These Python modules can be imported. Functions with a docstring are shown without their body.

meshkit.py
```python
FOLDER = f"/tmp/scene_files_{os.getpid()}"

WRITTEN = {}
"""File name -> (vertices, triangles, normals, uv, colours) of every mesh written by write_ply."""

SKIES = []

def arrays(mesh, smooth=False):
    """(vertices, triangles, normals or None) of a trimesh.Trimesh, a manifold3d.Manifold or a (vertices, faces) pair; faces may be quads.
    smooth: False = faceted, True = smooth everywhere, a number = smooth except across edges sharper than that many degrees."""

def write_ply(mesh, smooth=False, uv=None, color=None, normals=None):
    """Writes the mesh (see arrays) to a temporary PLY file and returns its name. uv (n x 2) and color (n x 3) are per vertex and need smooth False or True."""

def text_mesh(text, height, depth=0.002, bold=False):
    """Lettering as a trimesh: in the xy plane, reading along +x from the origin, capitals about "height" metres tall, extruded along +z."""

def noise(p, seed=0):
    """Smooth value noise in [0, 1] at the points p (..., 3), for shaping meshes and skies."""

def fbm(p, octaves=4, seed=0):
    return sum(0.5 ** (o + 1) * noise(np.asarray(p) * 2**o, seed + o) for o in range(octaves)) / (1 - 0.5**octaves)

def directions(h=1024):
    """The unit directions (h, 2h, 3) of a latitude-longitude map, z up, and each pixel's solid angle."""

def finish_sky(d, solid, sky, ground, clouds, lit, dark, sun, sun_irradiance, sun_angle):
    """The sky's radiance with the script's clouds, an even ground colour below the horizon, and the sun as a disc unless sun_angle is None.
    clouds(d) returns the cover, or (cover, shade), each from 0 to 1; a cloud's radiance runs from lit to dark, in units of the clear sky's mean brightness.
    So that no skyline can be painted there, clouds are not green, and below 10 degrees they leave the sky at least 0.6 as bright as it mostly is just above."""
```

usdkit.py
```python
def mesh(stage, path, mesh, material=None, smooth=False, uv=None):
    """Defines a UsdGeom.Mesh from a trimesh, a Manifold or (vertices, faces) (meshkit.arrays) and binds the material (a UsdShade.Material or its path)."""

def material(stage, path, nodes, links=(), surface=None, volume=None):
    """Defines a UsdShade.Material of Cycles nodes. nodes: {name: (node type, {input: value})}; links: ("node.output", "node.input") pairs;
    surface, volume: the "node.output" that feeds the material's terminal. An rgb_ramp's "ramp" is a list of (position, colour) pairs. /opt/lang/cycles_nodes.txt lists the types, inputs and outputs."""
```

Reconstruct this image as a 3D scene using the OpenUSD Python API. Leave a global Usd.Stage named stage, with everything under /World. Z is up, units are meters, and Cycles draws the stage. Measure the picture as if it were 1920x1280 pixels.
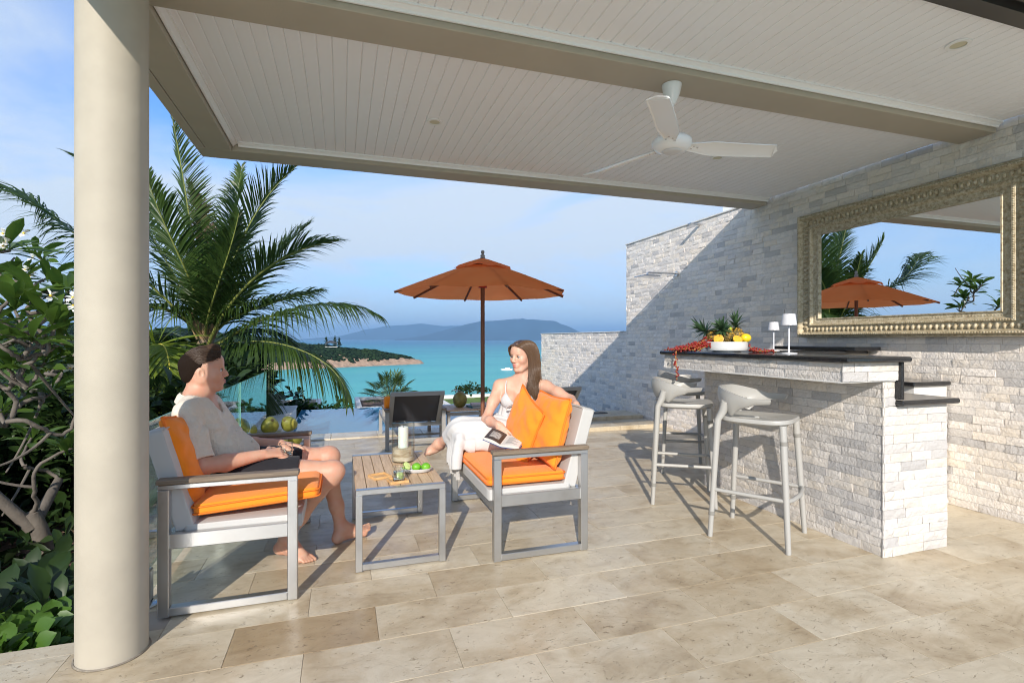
import math, random
import numpy as np, trimesh, usdkit, meshkit
from pxr import Usd, UsdGeom, UsdLux, UsdShade, Gf, Sdf, Vt
from scipy import ndimage

stage = Usd.Stage.CreateInMemory()
UsdGeom.SetStageUpAxis(stage, 'Z'); UsdGeom.SetStageMetersPerUnit(stage, 1.0)
UsdGeom.Xform.Define(stage, '/World'); UsdGeom.Scope.Define(stage, '/World/Looks')
PI = math.pi
# ---------------------------------------------------------------- camera
YAW = math.atan2(320, 974)                     # the camera looks 18.2 degrees right of +y
cam = UsdGeom.Camera.Define(stage, '/World/camera')
cam.CreateHorizontalApertureAttr(36.0); cam.CreateVerticalApertureAttr(36.0 * 682 / 1024)
cam.CreateFocalLengthAttr(36.0 * 974 / 1920)
cam.CreateVerticalApertureOffsetAttr(-4 * 36.0 / 1920)
cam.CreateClippingRangeAttr((0.05, 100000.0))
cam.AddTranslateOp().Set((0, 0, 1.25)); cam.AddRotateZOp().Set(-math.degrees(YAW)); cam.AddRotateXOp().Set(90)
cam.CreateExposureAttr(1.53)
# ---------------------------------------------------------------- sky and sun
SUN_EL, SUN_GO = math.radians(25.5), math.radians(22)         # light travels 22 degrees right of +y
to_sun = np.array([-math.sin(SUN_GO) * math.cos(SUN_EL), -math.cos(SUN_GO) * math.cos(SUN_EL), math.sin(SUN_EL)])
sun = UsdLux.DistantLight.Define(stage, '/World/sun')
sun.CreateIntensityAttr(0.50); sun.CreateAngleAttr(0.6); sun.CreateColorAttr((1.0, 0.93, 0.84)); sun.CreateNormalizeAttr(True)
sun.AddRotateZOp().Set(math.degrees(math.atan2(to_sun[0], -to_sun[1]))); sun.AddRotateXOp().Set(90 - math.degrees(SUN_EL))
SKY_STRENGTH = 0.076
sky = UsdLux.DomeLight.Define(stage, '/World/sky')
sky.GetPrim().SetCustomDataByKey('kind', 'structure')
skym = usdkit.material(stage, '/World/Looks/sky_light', {
    'sky': ('sky_texture', {'sky_type': 'single_scattering', 'sun_disc': False, 'sun_elevation': SUN_EL, 'sun_rotation': math.atan2(to_sun[0], to_sun[1]), 'air_density': 1.0, 'aerosol_density': 0.6, 'ozone_density': 1.6}),
    'tc': ('texture_coordinate', {}), 'sep': ('separate_xyz', {}),
    'zz': ('math', {'math_type': 'add', 'value2': 0.22}),
    'zc': ('math', {'math_type': 'maximum', 'value2': 0.08}),
    'px': ('math', {'math_type': 'divide'}), 'py': ('math', {'math_type': 'divide'}), 'pv': ('combine_xyz', {'z': 7.7}),
    'n1': ('noise_texture', {'scale': 0.62, 'detail': 8.0, 'roughness': 0.56, 'distortion': 0.9}),
    'r1': ('rgb_ramp', {'ramp': [(0.0, (0.0,) * 3), (0.36, (0.03,) * 3), (0.47, (0.45,) * 3), (0.58, (0.95,) * 3), (1.0, (1,) * 3)]}),
    'rz': ('rgb_ramp', {'ramp': [(0.0, (0.85,) * 3), (0.07, (0.75,) * 3), (0.2, (0.35,) * 3), (0.4, (0.05,) * 3), (0.7, (0.0,) * 3), (1.0, (0,) * 3)]}),
    'cl': ('mix_color', {'blend_type': 'screen', 'fac': 1.0}),
    'mx': ('mix_color', {'blend_type': 'mix', 'b': (3.45, 3.9, 4.4), 'use_clamp': False}),
    'tint': ('mix_color', {'blend_type': 'multiply', 'fac': 1.0, 'b': (0.26, 0.70, 1.24), 'use_clamp': False}),
    'bg': ('background_shader', {'strength': SKY_STRENGTH}),
}, [('tc.generated', 'sep.vector'), ('sep.z', 'zz.value1'), ('zz.value', 'zc.value1'), ('sep.x', 'px.value1'), ('zc.value', 'px.value2'), ('sep.y', 'py.value1'), ('zc.value', 'py.value2'),
    ('px.value', 'pv.x'), ('py.value', 'pv.y'), ('pv.vector', 'n1.vector'), ('n1.fac', 'r1.fac'), ('sep.z', 'rz.fac'), ('r1.color', 'cl.a'), ('rz.color', 'cl.b'),
    ('cl.result', 'mx.fac'), ('sky.color', 'tint.a'), ('tint.result', 'mx.a'), ('mx.result', 'bg.color')], surface='bg.background')
UsdShade.MaterialBindingAPI.Apply(sky.GetPrim()).Bind(skym)

# ---------------------------------------------------------------- helpers: naming and prims
_used = {}
def numbered(parent, name):
    k = (parent, name); n = _used.get(k, 0); _used[k] = n + 1
    return f'{parent}/{name}' if n == 0 else f'{parent}/{name}_{n:03d}'
def tag(p, label=None, cat=None, group=None, kind=None):
    p = p.GetPrim() if hasattr(p, 'GetPrim') else p
    for k, v in (('label', label), ('category', cat), ('group', group), ('kind', kind)):
        if v: p.SetCustomDataByKey(k, v)
    return p
class Thing:
    """An Xform at a thing's base; parts are given in world metres unless local=True."""
    def __init__(s, name, label, cat=None, group=None, kind=None, loc=(0, 0, 0), rotz=0.0, local=False):
        s.path = numbered('/World', name); s.loc = np.array(loc, float); s.rotz = rotz; s.local = local
        x = UsdGeom.Xform.Define(stage, s.path); x.AddTranslateOp().Set(tuple(map(float, loc)))
        if rotz: x.AddRotateZOp().Set(math.degrees(rotz))
        s.prim = tag(x, label, cat, group, kind)
    def fix(s, v):
        if s.local: return v
        v = v - s.loc
        if s.rotz:
            c, n = math.cos(-s.rotz), math.sin(-s.rotz); v = v @ np.array([[c, n, 0], [-n, c, 0], [0, 0, 1]])
        return v
    def part(s, name, mesh, mat, smooth=False, label=None, tone=None, under=None, kind=None):
        v, f = arr(mesh)
        return add(numbered(under or s.path, name), (s.fix(v), f), mat, smooth, tone, label, kind)
def arr(m):
    if hasattr(m, 'to_mesh'):
        q = m.to_mesh(); return np.array(q.vert_properties[:, :3], float), np.array(q.tri_verts)
    if isinstance(m, (list, tuple)) and len(m) and not isinstance(m[0], np.ndarray): m = cat(*m)
    if isinstance(m, (tuple, list)):
        v, f = np.asarray(m[0], float), np.asarray(m[1], int)
        if f.shape[1] == 4: f = np.vstack([f[:, [0, 1, 2]], f[:, [0, 2, 3]]])
        return v, f
    return np.array(m.vertices, float), np.array(m.faces)
def cat(*ms):
    vs, fs, n = [], [], 0
    for m in ms:
        v, f = arr(m); vs.append(v); fs.append(f + n); n += len(v)
    return np.vstack(vs), np.vstack(fs)
def add(path, mesh, mat, smooth=False, tone=None, label=None, kind=None):
    if tone is not None and np.ndim(tone):                          # one value per vertex: keep the vertices as they are
        v, f, n = meshkit.arrays(trimesh.Trimesh(*arr(mesh), process=False), True if smooth else False)
    else:
        v, f, n = meshkit.arrays(trimesh.Trimesh(*arr(mesh), process=bool(smooth)), smooth)
    m = UsdGeom.Mesh.Define(stage, path)
    m.CreatePointsAttr(Vt.Vec3fArray.FromNumpy(v.astype(np.float32)))
    m.CreateFaceVertexCountsAttr(Vt.IntArray.FromNumpy(np.full(len(f), 3, np.int32)))
    m.CreateFaceVertexIndicesAttr(Vt.IntArray.FromNumpy(f.astype(np.int32).ravel()))
    m.CreateSubdivisionSchemeAttr('none')
    if n is not None:
        m.CreateNormalsAttr(Vt.Vec3fArray.FromNumpy(n.astype(np.float32))); m.SetNormalsInterpolation('vertex')
    if tone is not None:
        t = np.full(len(v), tone, np.float32) if np.ndim(tone) == 0 else np.asarray(tone, np.float32)
        UsdGeom.PrimvarsAPI(m).CreatePrimvar('tone', Sdf.ValueTypeNames.FloatArray, 'vertex').Set(Vt.FloatArray.FromNumpy(t))
    if mat is not None: UsdShade.MaterialBindingAPI.Apply(m.GetPrim()).Bind(mat)
    return tag(m, label, kind=kind)
def single(name, mesh, mat, label=None, cat=None, group=None, kind=None, smooth=False, tone=None):
    """A top-level thing that is one mesh, its origin at its base."""
    v, f = arr(mesh)
    p = add(numbered('/World', name), (v, f), mat, smooth, tone)
    return tag(p, label, cat, group, kind)
def copy_of(src, name, label, cat=None, group=None, loc=(0, 0, 0), rotz=0.0):
    x = UsdGeom.Xform.Define(stage, numbered('/World', name)); p = x.GetPrim()
    p.GetReferences().AddInternalReference(src.path)
    x.ClearXformOpOrder()
    x.AddTranslateOp().Set(tuple(map(float, loc)))
    (x.GetRotateZOp() if hasattr(x, 'GetRotateZOp') and x.GetRotateZOp() else x.AddRotateZOp()).Set(math.degrees(rotz))
    p.SetInstanceable(True)
    return tag(p, label, cat, group)
# ---------------------------------------------------------------- helpers: shapes
def box(x0, x1, y0, y1, z0, z1, bev=0.0):
    if bev:
        return hullpts([(x0 + a * bev, y0 + b * bev, z0 + c * bev, x1 - a * bev, y1 - b * bev, z1 - c * bev) for a, b, c in ((0, 1, 1), (1, 0, 1), (1, 1, 0))])
    m = trimesh.creation.box((x1 - x0, y1 - y0, z1 - z0)); m.apply_translation(((x0 + x1) / 2, (y0 + y1) / 2, (z0 + z1) / 2)); return arr(m)
def hullpts(bs):
    p = [(q[i], q[j], q[k]) for q in bs for i in (0, 3) for j in (1, 4) for k in (2, 5)]
    return arr(trimesh.convex.convex_hull(np.array(p)))
def frame_of(t):
    t = t / np.linalg.norm(t); u = np.cross(t, (0, 0, 1.0))
    if np.linalg.norm(u) < 1e-4: u = np.array([1.0, 0, 0])
    u /= np.linalg.norm(u); return t, u, np.cross(u, t)
def tube(pts, r, n=8, cap=True, flat=1.0):
    """A tube along points; r one number or one per point; flat squashes it along its second axis."""
    P = np.asarray(pts, float); R = np.broadcast_to(np.asarray(r, float), (len(P),)); T = np.gradient(P, axis=0)
    a = np.arange(n) * 2 * PI / n; vs = []; u0 = None
    for p, t, q in zip(P, T, R):
        t = t / max(np.linalg.norm(t), 1e-9)
        if u0 is None: _, u, w = frame_of(t)
        else:
            u = u0 - t * (u0 @ t); u /= max(np.linalg.norm(u), 1e-9); w = np.cross(u, t)
        u0 = u; vs.append(p + q * (np.cos(a)[:, None] * u + flat * np.sin(a)[:, None] * w))
    k = len(P); v = np.vstack(vs); f = []
    i = np.arange(n); j = (i + 1) % n
    for s in range(k - 1):
        o = s * n; f += [np.stack([o + i, o + n + i, o + n + j], 1), np.stack([o + i, o + n + j, o + j], 1)]
    if cap:
        v = np.vstack([v, P[0], P[-1]]); f += [np.stack([i, j, np.full(n, k * n)], 1), np.stack([(k - 1) * n + j, (k - 1) * n + i, np.full(n, k * n + 1)], 1)]
    return v, np.vstack(f)
def bar(a, b, w, h=None, up=(0, 0, 1.0)):
    """A square-section bar from a to b, w across and h along 'up'."""
    a, b = np.array(a, float), np.array(b, float); h = h or w; t = (b - a) / np.linalg.norm(b - a); up = np.array(up, float)
    if abs(t @ up) > .98: up = np.array([1.0, 0, 0])
    u = np.cross(t, up); u /= np.linalg.norm(u); n = np.cross(u, t)
    v = np.array([p + u * w / 2 * i + n * h / 2 * j for p in (a, b) for i, j in ((-1, -1), (1, -1), (1, 1), (-1, 1))])
    return v, np.array([(0, 1, 2), (0, 2, 3), (4, 6, 5), (4, 7, 6), (0, 5, 1), (0, 4, 5), (1, 6, 2), (1, 5, 6), (2, 7, 3), (2, 6, 7), (3, 4, 0), (3, 7, 4)])
def lathe(prof, n=32, c=(0, 0, 0)):
    """Revolves (radius, z) pairs about the vertical through c."""
    P = np.array(prof, float); a = np.arange(n) * 2 * PI / n
    v = np.stack([P[:, 0:1] * np.cos(a), P[:, 0:1] * np.sin(a), np.repeat(P[:, 1:2], n, 1)], -1).reshape(-1, 3) + np.array(c, float)
    i = np.arange(n); j = (i + 1) % n; f = []
    for s in range(len(P) - 1):
        o = s * n; f += [np.stack([o + i, o + j, o + n + j], 1), np.stack([o + i, o + n + j, o + n + i], 1)]
    v, f = v, np.vstack(f)
    return v, f
def cyl(c, r, h, n=24, r2=None):
    r2 = r if r2 is None else r2
    return lathe([(0, 0), (r, 0), (r2, h), (0, h)], n, c)
def ball(c, r, sub=2):
    m = trimesh.creation.icosphere(sub, 1.0); return np.array(m.vertices) * np.array(r) + np.array(c, float), np.array(m.faces)
def rot(m, axis, ang, at=(0, 0, 0)):
    v, f = arr(m); R = trimesh.transformations.rotation_matrix(ang, axis)[:3, :3]; at = np.array(at, float)
    return (v - at) @ R.T + at, f
def mv(m, d):
    v, f = arr(m); return v + np.array(d, float), f
def grid_mesh(nu, nv):
    i, j = np.meshgrid(np.arange(nu - 1), np.arange(nv - 1), indexing='ij'); o = (i * nv + j).ravel()
    return np.vstack([np.stack([o, o + nv, o + nv + 1], 1), np.stack([o, o + nv + 1, o + 1], 1)])
def ray(u, v):
    """The direction of a point of the photograph (1920 x 1280), one metre along the view axis."""
    s, c = math.sin(YAW), math.cos(YAW); a = (u - 960) / 974
    return np.array([s + c * a, c - s * a, (636 - v) / 974])
def far(u, v, d): return np.array([0, 0, 1.25]) + ray(u, v) * d
# ---------------------------------------------------------------- materials
_m = {}
def mat(name, nodes, links, surface='p.BSDF', volume=None):
    _m[name] = usdkit.material(stage, f'/World/Looks/{name}', nodes, links, surface=surface, volume=volume); return _m[name]
def plain(name, col, rough=0.5, metallic=0.0, bump=None, vary=None, **kw):
    """A plain coloured surface with an optional bump (scale, distance) and tone variation (scale, amount)."""
    n = {'p': ('principled_bsdf', {'base_color': col, 'roughness': rough, 'metallic': metallic, **kw}), 'g': ('texture_coordinate', {})}; l = []
    if vary:
        a = vary[1]; c = np.array(col)
        n['vn'] = ('noise_texture', {'scale': vary[0], 'detail': 5.0, 'roughness': 0.6}); n['vr'] = ('rgb_ramp', {'ramp': [(0.25, tuple(c * (1 - a))), (0.5, tuple(c)), (0.75, tuple(np.minimum(c * (1 + a), 1)))]})
        l += [('g.object', 'vn.vector'), ('vn.fac', 'vr.fac'), ('vr.color', 'p.base_color')]
    if bump:
        n['bn'] = ('noise_texture', {'scale': bump[0], 'detail': 4.0}); n['b'] = ('bump', {'distance': bump[1], 'strength': 1.0})
        l += [('g.object', 'bn.vector'), ('bn.fac', 'b.height'), ('b.normal', 'p.normal')]
    return mat(name, n, l)
# ================================================================ materials of the setting
def stone_mat(name, lo, hi, vein, bump=(55, 0.010), stretch=(1, 1, 1), rough=0.75, vs=7.0):
    return mat(name, {
        'g': ('geometry', {}), 'mp': ('mapping', {'scale': stretch}), 'at': ('attribute', {'attribute': 'tone'}),
        'off': ('combine_xyz', {}), 'om': ('math', {'math_type': 'multiply', 'value2': 37.0}), 'ad': ('vector_math', {'math_type': 'add'}),
        'n1': ('noise_texture', {'scale': vs, 'detail': 4.0, 'roughness': 0.5, 'distortion': 1.6}),
        'r1': ('rgb_ramp', {'ramp': [(0.0, (0, 0, 0)), (0.5, (0, 0, 0)), (0.60, (0.42,) * 3), (0.66, (0.08,) * 3), (1.0, (0.6,) * 3)]}),
        'base': ('rgb_ramp', {'ramp': [(0.0, lo), (0.28, tuple((np.array(lo) + hi) / 2)), (0.6, hi), (0.86, tuple(np.array(hi) * (0.97, 0.93, 0.86))), (1.0, tuple(np.array(hi) * 0.86))]}),
        'm': ('mix_color', {'blend_type': 'mix', 'b': vein}),
        'n2': ('noise_texture', {'scale': bump[0], 'detail': 6.0, 'roughness': 0.65}), 'b': ('bump', {'distance': bump[1], 'strength': 1.0}),
        'p': ('principled_bsdf', {'roughness': rough, 'specular_ior_level': 0.3})},
        [('g.position', 'mp.vector'), ('at.fac', 'om.value1'), ('om.value', 'off.x'), ('om.value', 'off.z'), ('mp.vector', 'ad.vector1'), ('off.vector', 'ad.vector2'), ('ad.vector', 'n1.vector'), ('n1.fac', 'r1.fac'),
         ('at.fac', 'base.fac'), ('base.color', 'm.a'), ('r1.color', 'm.fac'), ('m.result', 'p.base_color'), ('ad.vector', 'n2.vector'), ('n2.fac', 'b.height'), ('b.normal', 'p.normal')])
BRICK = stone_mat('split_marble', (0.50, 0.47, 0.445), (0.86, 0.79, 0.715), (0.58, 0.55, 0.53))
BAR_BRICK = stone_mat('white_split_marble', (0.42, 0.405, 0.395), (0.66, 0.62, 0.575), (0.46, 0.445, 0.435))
MORTAR = plain('shadow_joint', (0.42, 0.39, 0.35), 0.9)
TRAV = mat('travertine', {
    'g': ('geometry', {}), 'at': ('attribute', {'attribute': 'tone'}), 'om': ('math', {'math_type': 'multiply', 'value2': 23.0}), 'off': ('combine_xyz', {}), 'ad': ('vector_math', {'math_type': 'add'}),
    'mp': ('mapping', {'scale': (3.4, 6.5, 3.4)}), 'n1': ('noise_texture', {'scale': 1.0, 'detail': 9.0, 'roughness': 0.7, 'distortion': 1.6}),
    'r1': ('rgb_ramp', {'ramp': [(0.25, (0.36, 0.30, 0.215)), (0.42, (0.485, 0.425, 0.325)), (0.55, (0.54, 0.48, 0.375)), (0.75, (0.595, 0.54, 0.44))]}),
    'base': ('rgb_ramp', {'ramp': [(0.0, (0.52, 0.42, 0.31)), (0.12, (0.70, 0.60, 0.47)), (0.3, (0.9, 0.85, 0.77)), (0.7, (1.0, 0.98, 0.94)), (1.0, (1.1, 1.09, 1.06))]}),
    'm': ('mix_color', {'blend_type': 'multiply', 'fac': 1.0, 'use_clamp': False}),
    'mp2': ('mapping', {'scale': (30.0, 52.0, 30.0)}), 'n2': ('noise_texture', {'scale': 1.0, 'detail': 5.0, 'roughness': 0.7, 'distortion': 1.2}),
    'r2': ('rgb_ramp', {'ramp': [(0.0, (0.42, 0.36, 0.30)), (0.335, (0.5, 0.44, 0.37)), (0.385, (1, 1, 1)), (1.0, (1, 1, 1))]}),
    'n4': ('noise_texture', {'scale': 2.1, 'detail': 5.0, 'roughness': 0.6}), 'r4': ('rgb_ramp', {'ramp': [(0.30, (0.60, 0.51, 0.40)), (0.43, (0.87, 0.82, 0.75)), (0.52, (1, 1, 1)), (1, (1, 1, 1))]}),
    'm2': ('mix_color', {'blend_type': 'multiply', 'fac': 0.85}), 'm3': ('mix_color', {'blend_type': 'multiply', 'fac': 0.8}),
    'b': ('bump', {'distance': 0.003, 'strength': 0.8}),
    'n3': ('noise_texture', {'scale': 5.0, 'detail': 3.0}), 'rr': ('map_range', {'from_min': 0.3, 'from_max': 0.7, 'to_min': 0.28, 'to_max': 0.5}),
    'p': ('principled_bsdf', {'specular_ior_level': 0.45})},
    [('g.position', 'ad.vector1'), ('at.fac', 'om.value1'), ('om.value', 'off.x'), ('om.value', 'off.y'), ('off.vector', 'ad.vector2'), ('ad.vector', 'mp.vector'), ('mp.vector', 'n1.vector'), ('n1.fac', 'r1.fac'),
     ('at.fac', 'base.fac'), ('r1.color', 'm.a'), ('base.color', 'm.b'), ('ad.vector', 'mp2.vector'), ('mp2.vector', 'n2.vector'), ('n2.fac', 'r2.fac'), ('m.result', 'm2.a'), ('r2.color', 'm2.b'),
     ('ad.vector', 'n4.vector'), ('n4.fac', 'r4.fac'), ('m2.result', 'm3.a'), ('r4.color', 'm3.b'), ('m3.result', 'p.base_color'), ('r2.color', 'b.height'), ('b.normal', 'p.normal'), ('g.position', 'n3.vector'), ('n3.fac', 'rr.value'), ('rr.result', 'p.roughness')])
GROUT = plain('floor_grout', (0.36, 0.30, 0.24), 0.9)
WHITE_PAINT = plain('white_board_paint', (0.87, 0.875, 0.89), 0.45)
TRIM = plain('white_trim_paint', (0.84, 0.84, 0.83), 0.35)
BEIGE = plain('beige_render', (0.42, 0.375, 0.295), 0.55, vary=(3.0, 0.06), bump=(90, 0.0008))
COLUMN = plain('cream_column_paint', (0.39, 0.35, 0.28), 0.6, specular_ior_level=0.25, vary=(4.0, 0.09), bump=(12, 0.0015))
GRANITE = mat('black_granite', {'g': ('geometry', {}), 'v': ('noise_texture', {'scale': 240.0, 'detail': 2.0}), 'r': ('rgb_ramp', {'ramp': [(0.5, (0.012, 0.012, 0.013)), (0.66, (0.03, 0.03, 0.032)), (0.75, (0.14, 0.14, 0.15))]}), 'p': ('principled_bsdf', {'roughness': 0.12})},
    [('g.position', 'v.vector'), ('v.fac', 'r.fac'), ('r.color', 'p.base_color')])
STEEL = plain('stainless_steel', (0.62, 0.62, 0.62), 0.22, 1.0)
CONCRETE = plain('white_render', (0.66, 0.64, 0.60), 0.7, vary=(2.0, 0.08), bump=(30, 0.002))
rng = np.random.default_rng(7)

# ================================================================ floor: running-bond travertine
def slab(x0, x1, y0, y1, z0, z1, g=0.0007, c=0.0008):
    x0, x1, y0, y1 = x0 + g, x1 - g, y0 + g, y1 - g
    return hullpts([(x0, y0, z0, x1, y1, z1 - c), (x0 + c, y0 + c, z0, x1 - c, y1 - c, z1)])
floor = Thing('terrace_floor', None, kind='structure')
floor.part('bedding', [box(-0.99, 4.41, 0.35, 6.86, -0.35, -0.007), box(-4.2, -0.99, 0.35, 2.60, -0.35, -0.007)], GROUT)
floor.part('rear_paving', box(-6.5, 6.5, -8.0, 0.345, -0.35, -0.004), TRAV, tone=0.7)
ROW, LEN = 0.2865, 0.585
for k in range(-4, 18):
    y0 = 1.65 + ROW * k
    for n in range(-8, 9):
        x0 = 0.15 + LEN * n - (0 if k % 2 == 0 else LEN / 2)
        a, b, c, d = x0, x0 + LEN, y0, y0 + ROW
        if c > 2.55: a = max(a, -0.995)
        a, b, d = max(a, -4.2), min(b, 4.40), min(d, 6.86) if c > 2.55 else d
        if d > 2.60 and c < 2.55 and a < -1.0: d = min(d, 2.605)
        if b - a < 0.02 or d - c < 0.02: continue
        t = float(np.clip(rng.normal(0.60, 0.11), 0.13, 1))
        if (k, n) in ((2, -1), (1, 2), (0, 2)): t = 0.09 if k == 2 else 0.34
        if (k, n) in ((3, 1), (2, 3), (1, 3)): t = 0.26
        floor.part('floor_tile', slab(a, b, c, d, -0.02, rng.normal(0, 0.0004)), TRAV, tone=t)
coping = Thing('pool_coping', None, kind='structure')
for i in range(9):
    coping.part('coping_stone', slab(-0.70 + 0.575 * i, -0.70 + 0.575 * (i + 1) if i < 8 else 4.38, 6.865, 7.27, -0.12, 0.012 + rng.normal(0, 0.0005), 0.0015, 0.006), TRAV, tone=float(rng.uniform(0.6, 1)))
step = Thing('shower_step', None, kind='structure')
for j, (ya, yb, zt, xs) in enumerate(((6.35, 6.86, 0.055, 3.0), (6.86, 7.42, 0.11, 3.1))):
    for i in range(2):
        w = (4.34 - xs) / 2
        step.part('step_slab', slab(xs + w * i, xs + w * (i + 1), ya, yb, -0.03 if j == 0 else 0.0, zt, 0.0015, 0.004), TRAV, tone=float(rng.uniform(0.5, 0.9)))
single('floor_drain', [box(3.62, 3.9, 7.14, 7.26, 0.112, 0.118)] + [box(3.64 + 0.03 * i, 3.655 + 0.03 * i, 7.155, 7.245, 0.118, 0.123) for i in range(9)], plain('dark_grate', (0.08, 0.08, 0.08), 0.5), 'dark metal drain grate on the raised step by the stone wall', 'drain')

# ================================================================ split-face stone
def stone(L, h, d, seed, nu=5, nv=3):
    """A split-face stone: L along x, h along z, its rough face towards -y, standing d proud at the middle; back at y=0."""
    r = np.random.default_rng(seed); u, v = np.meshgrid(np.linspace(0, 1, nu), np.linspace(0, 1, nv), indexing='ij')
    edge = np.minimum(np.minimum(u, 1 - u) * 6, np.minimum(v, 1 - v) * 4).clip(0, 1)
    D = d * (0.72 + 0.28 * edge) + r.normal(0, d * 0.15, u.shape) + d * 0.25 * r.normal() * (u - .5) + d * 0.3 * r.normal() * (v - .5)
    D = np.maximum(D, 0.004)
    f = np.stack([u * L, -D, v * h], -1).reshape(-1, 3)
    idx = np.arange(nu * nv).reshape(nu, nv); rim = np.concatenate([idx[:, 0], idx[-1, 1:], idx[-2::-1, -1], idx[0, -2:0:-1]])
    back = f[rim] * (1, 0, 1); n0 = len(f); v_ = np.vstack([f, back]); m = len(rim); i = np.arange(m); j = (i + 1) % m
    F = np.vstack([grid_mesh(nu, nv), np.stack([rim[i], n0 + i, n0 + j], 1), np.stack([rim[i], n0 + j, rim[j]], 1)])
    return v_, F
STONES = {}
def courses(length, height, rh, mean, seed, starts=0.0):
    """Running courses of stones of uneven length: (x, z, length, height)."""
    r = np.random.default_rng(seed); n = max(1, round(height / rh)); h = height / n; out = []
    for k in range(n):
        x = -r.uniform(0, mean)
        while x < length:
            L = mean * r.uniform(0.6, 1.35); a, b = max(x, 0), min(x + L, length)
            if length - b < 0.05: b = length; L = b - x
            if b - a > 0.012: out.append((a, k * h, b - a, h))
            x += L
    return out
def face(stones, origin, ux, depth, seed, gap=0.0009):
    """Places stones on a vertical face: origin its lower left corner seen from outside, ux its direction to the right. -> [(mesh, tone)]"""
    r = np.random.default_rng(seed); o = np.array(origin, float); ux = np.array(ux, float); back = np.cross((0, 0, 1.0), ux); res = []
    for a, z, L, h in stones:
        v, f = stone(L - 2 * gap, h - 2 * gap, depth * r.uniform(0.7, 1.25), int(r.integers(1 << 30)))
        v = o + ux * (v[:, 0:1] + a + gap) + back * v[:, 1:2] + np.array([0, 0, 1.0]) * (v[:, 2:3] + z + gap)
        t = r.uniform(0.3, 1.0) if r.random() > 0.12 else r.uniform(0.0, 0.25)
        res.append(((v, f), t))
    return res
def lay(thing, pieces, m, most, key):
    """The stones that show largest as parts, the rest as one part."""
    pieces = sorted(pieces, key=key)
    for p, t in pieces[:most]: thing.part('stone', p, m, tone=t)
    rest = pieces[most:]
    if rest: thing.part('far_stones', cat(*[p for p, _ in rest]), m, tone=np.concatenate([np.full(len(arr(p)[0]), t) for p, t in rest]), kind='stuff')
def shows(x):
    p = arr(x[0])[0].mean(0) - (0, 0, 1.25); s, c = math.sin(YAW), math.cos(YAW); d = p[0] * s + p[1] * c; a = (p[0] * c - p[1] * s) / max(d, .1)
    return d if d > 0.5 and abs(a) < 1.0 else d + 1e3

WX = 4.40
wall = Thing('stone_wall', 'tall wall of split white marble stones along the right of the terrace', 'wall', loc=(WX, 5, 0))
wall.part('core', [box(WX, WX + 0.3, 0.9, 7.43, -0.4, 2.775), box(WX, WX + 0.3, 7.43, 11.2, -1.2, 1.372)], MORTAR)
wall.part('wall_top', [box(WX - 0.022, WX + 0.32, 4.70, 7.445, 2.775, 2.79), box(WX - 0.022, WX + 0.32, 7.46, 11.22, 1.372, 1.386)], CONCRETE)
ws = face([s for s in courses(7.43 - 1.2, 2.775, 0.0578, 0.17, 3)], (WX, 7.43, 0), (0, -1, 0), 0.009, 5)
ws += face(courses(11.2 - 7.43, 1.372 + 0.17, 0.0578, 0.17, 4), (WX, 11.2, -0.17), (0, -1, 0), 0.009, 6)
ws += face(courses(0.3, 1.40, 0.0578, 0.21, 14), (WX, 7.43, 1.375), (1, 0, 0), 0.014, 16) if False else []
lay(wall, ws, BRICK, 300, shows)
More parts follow.
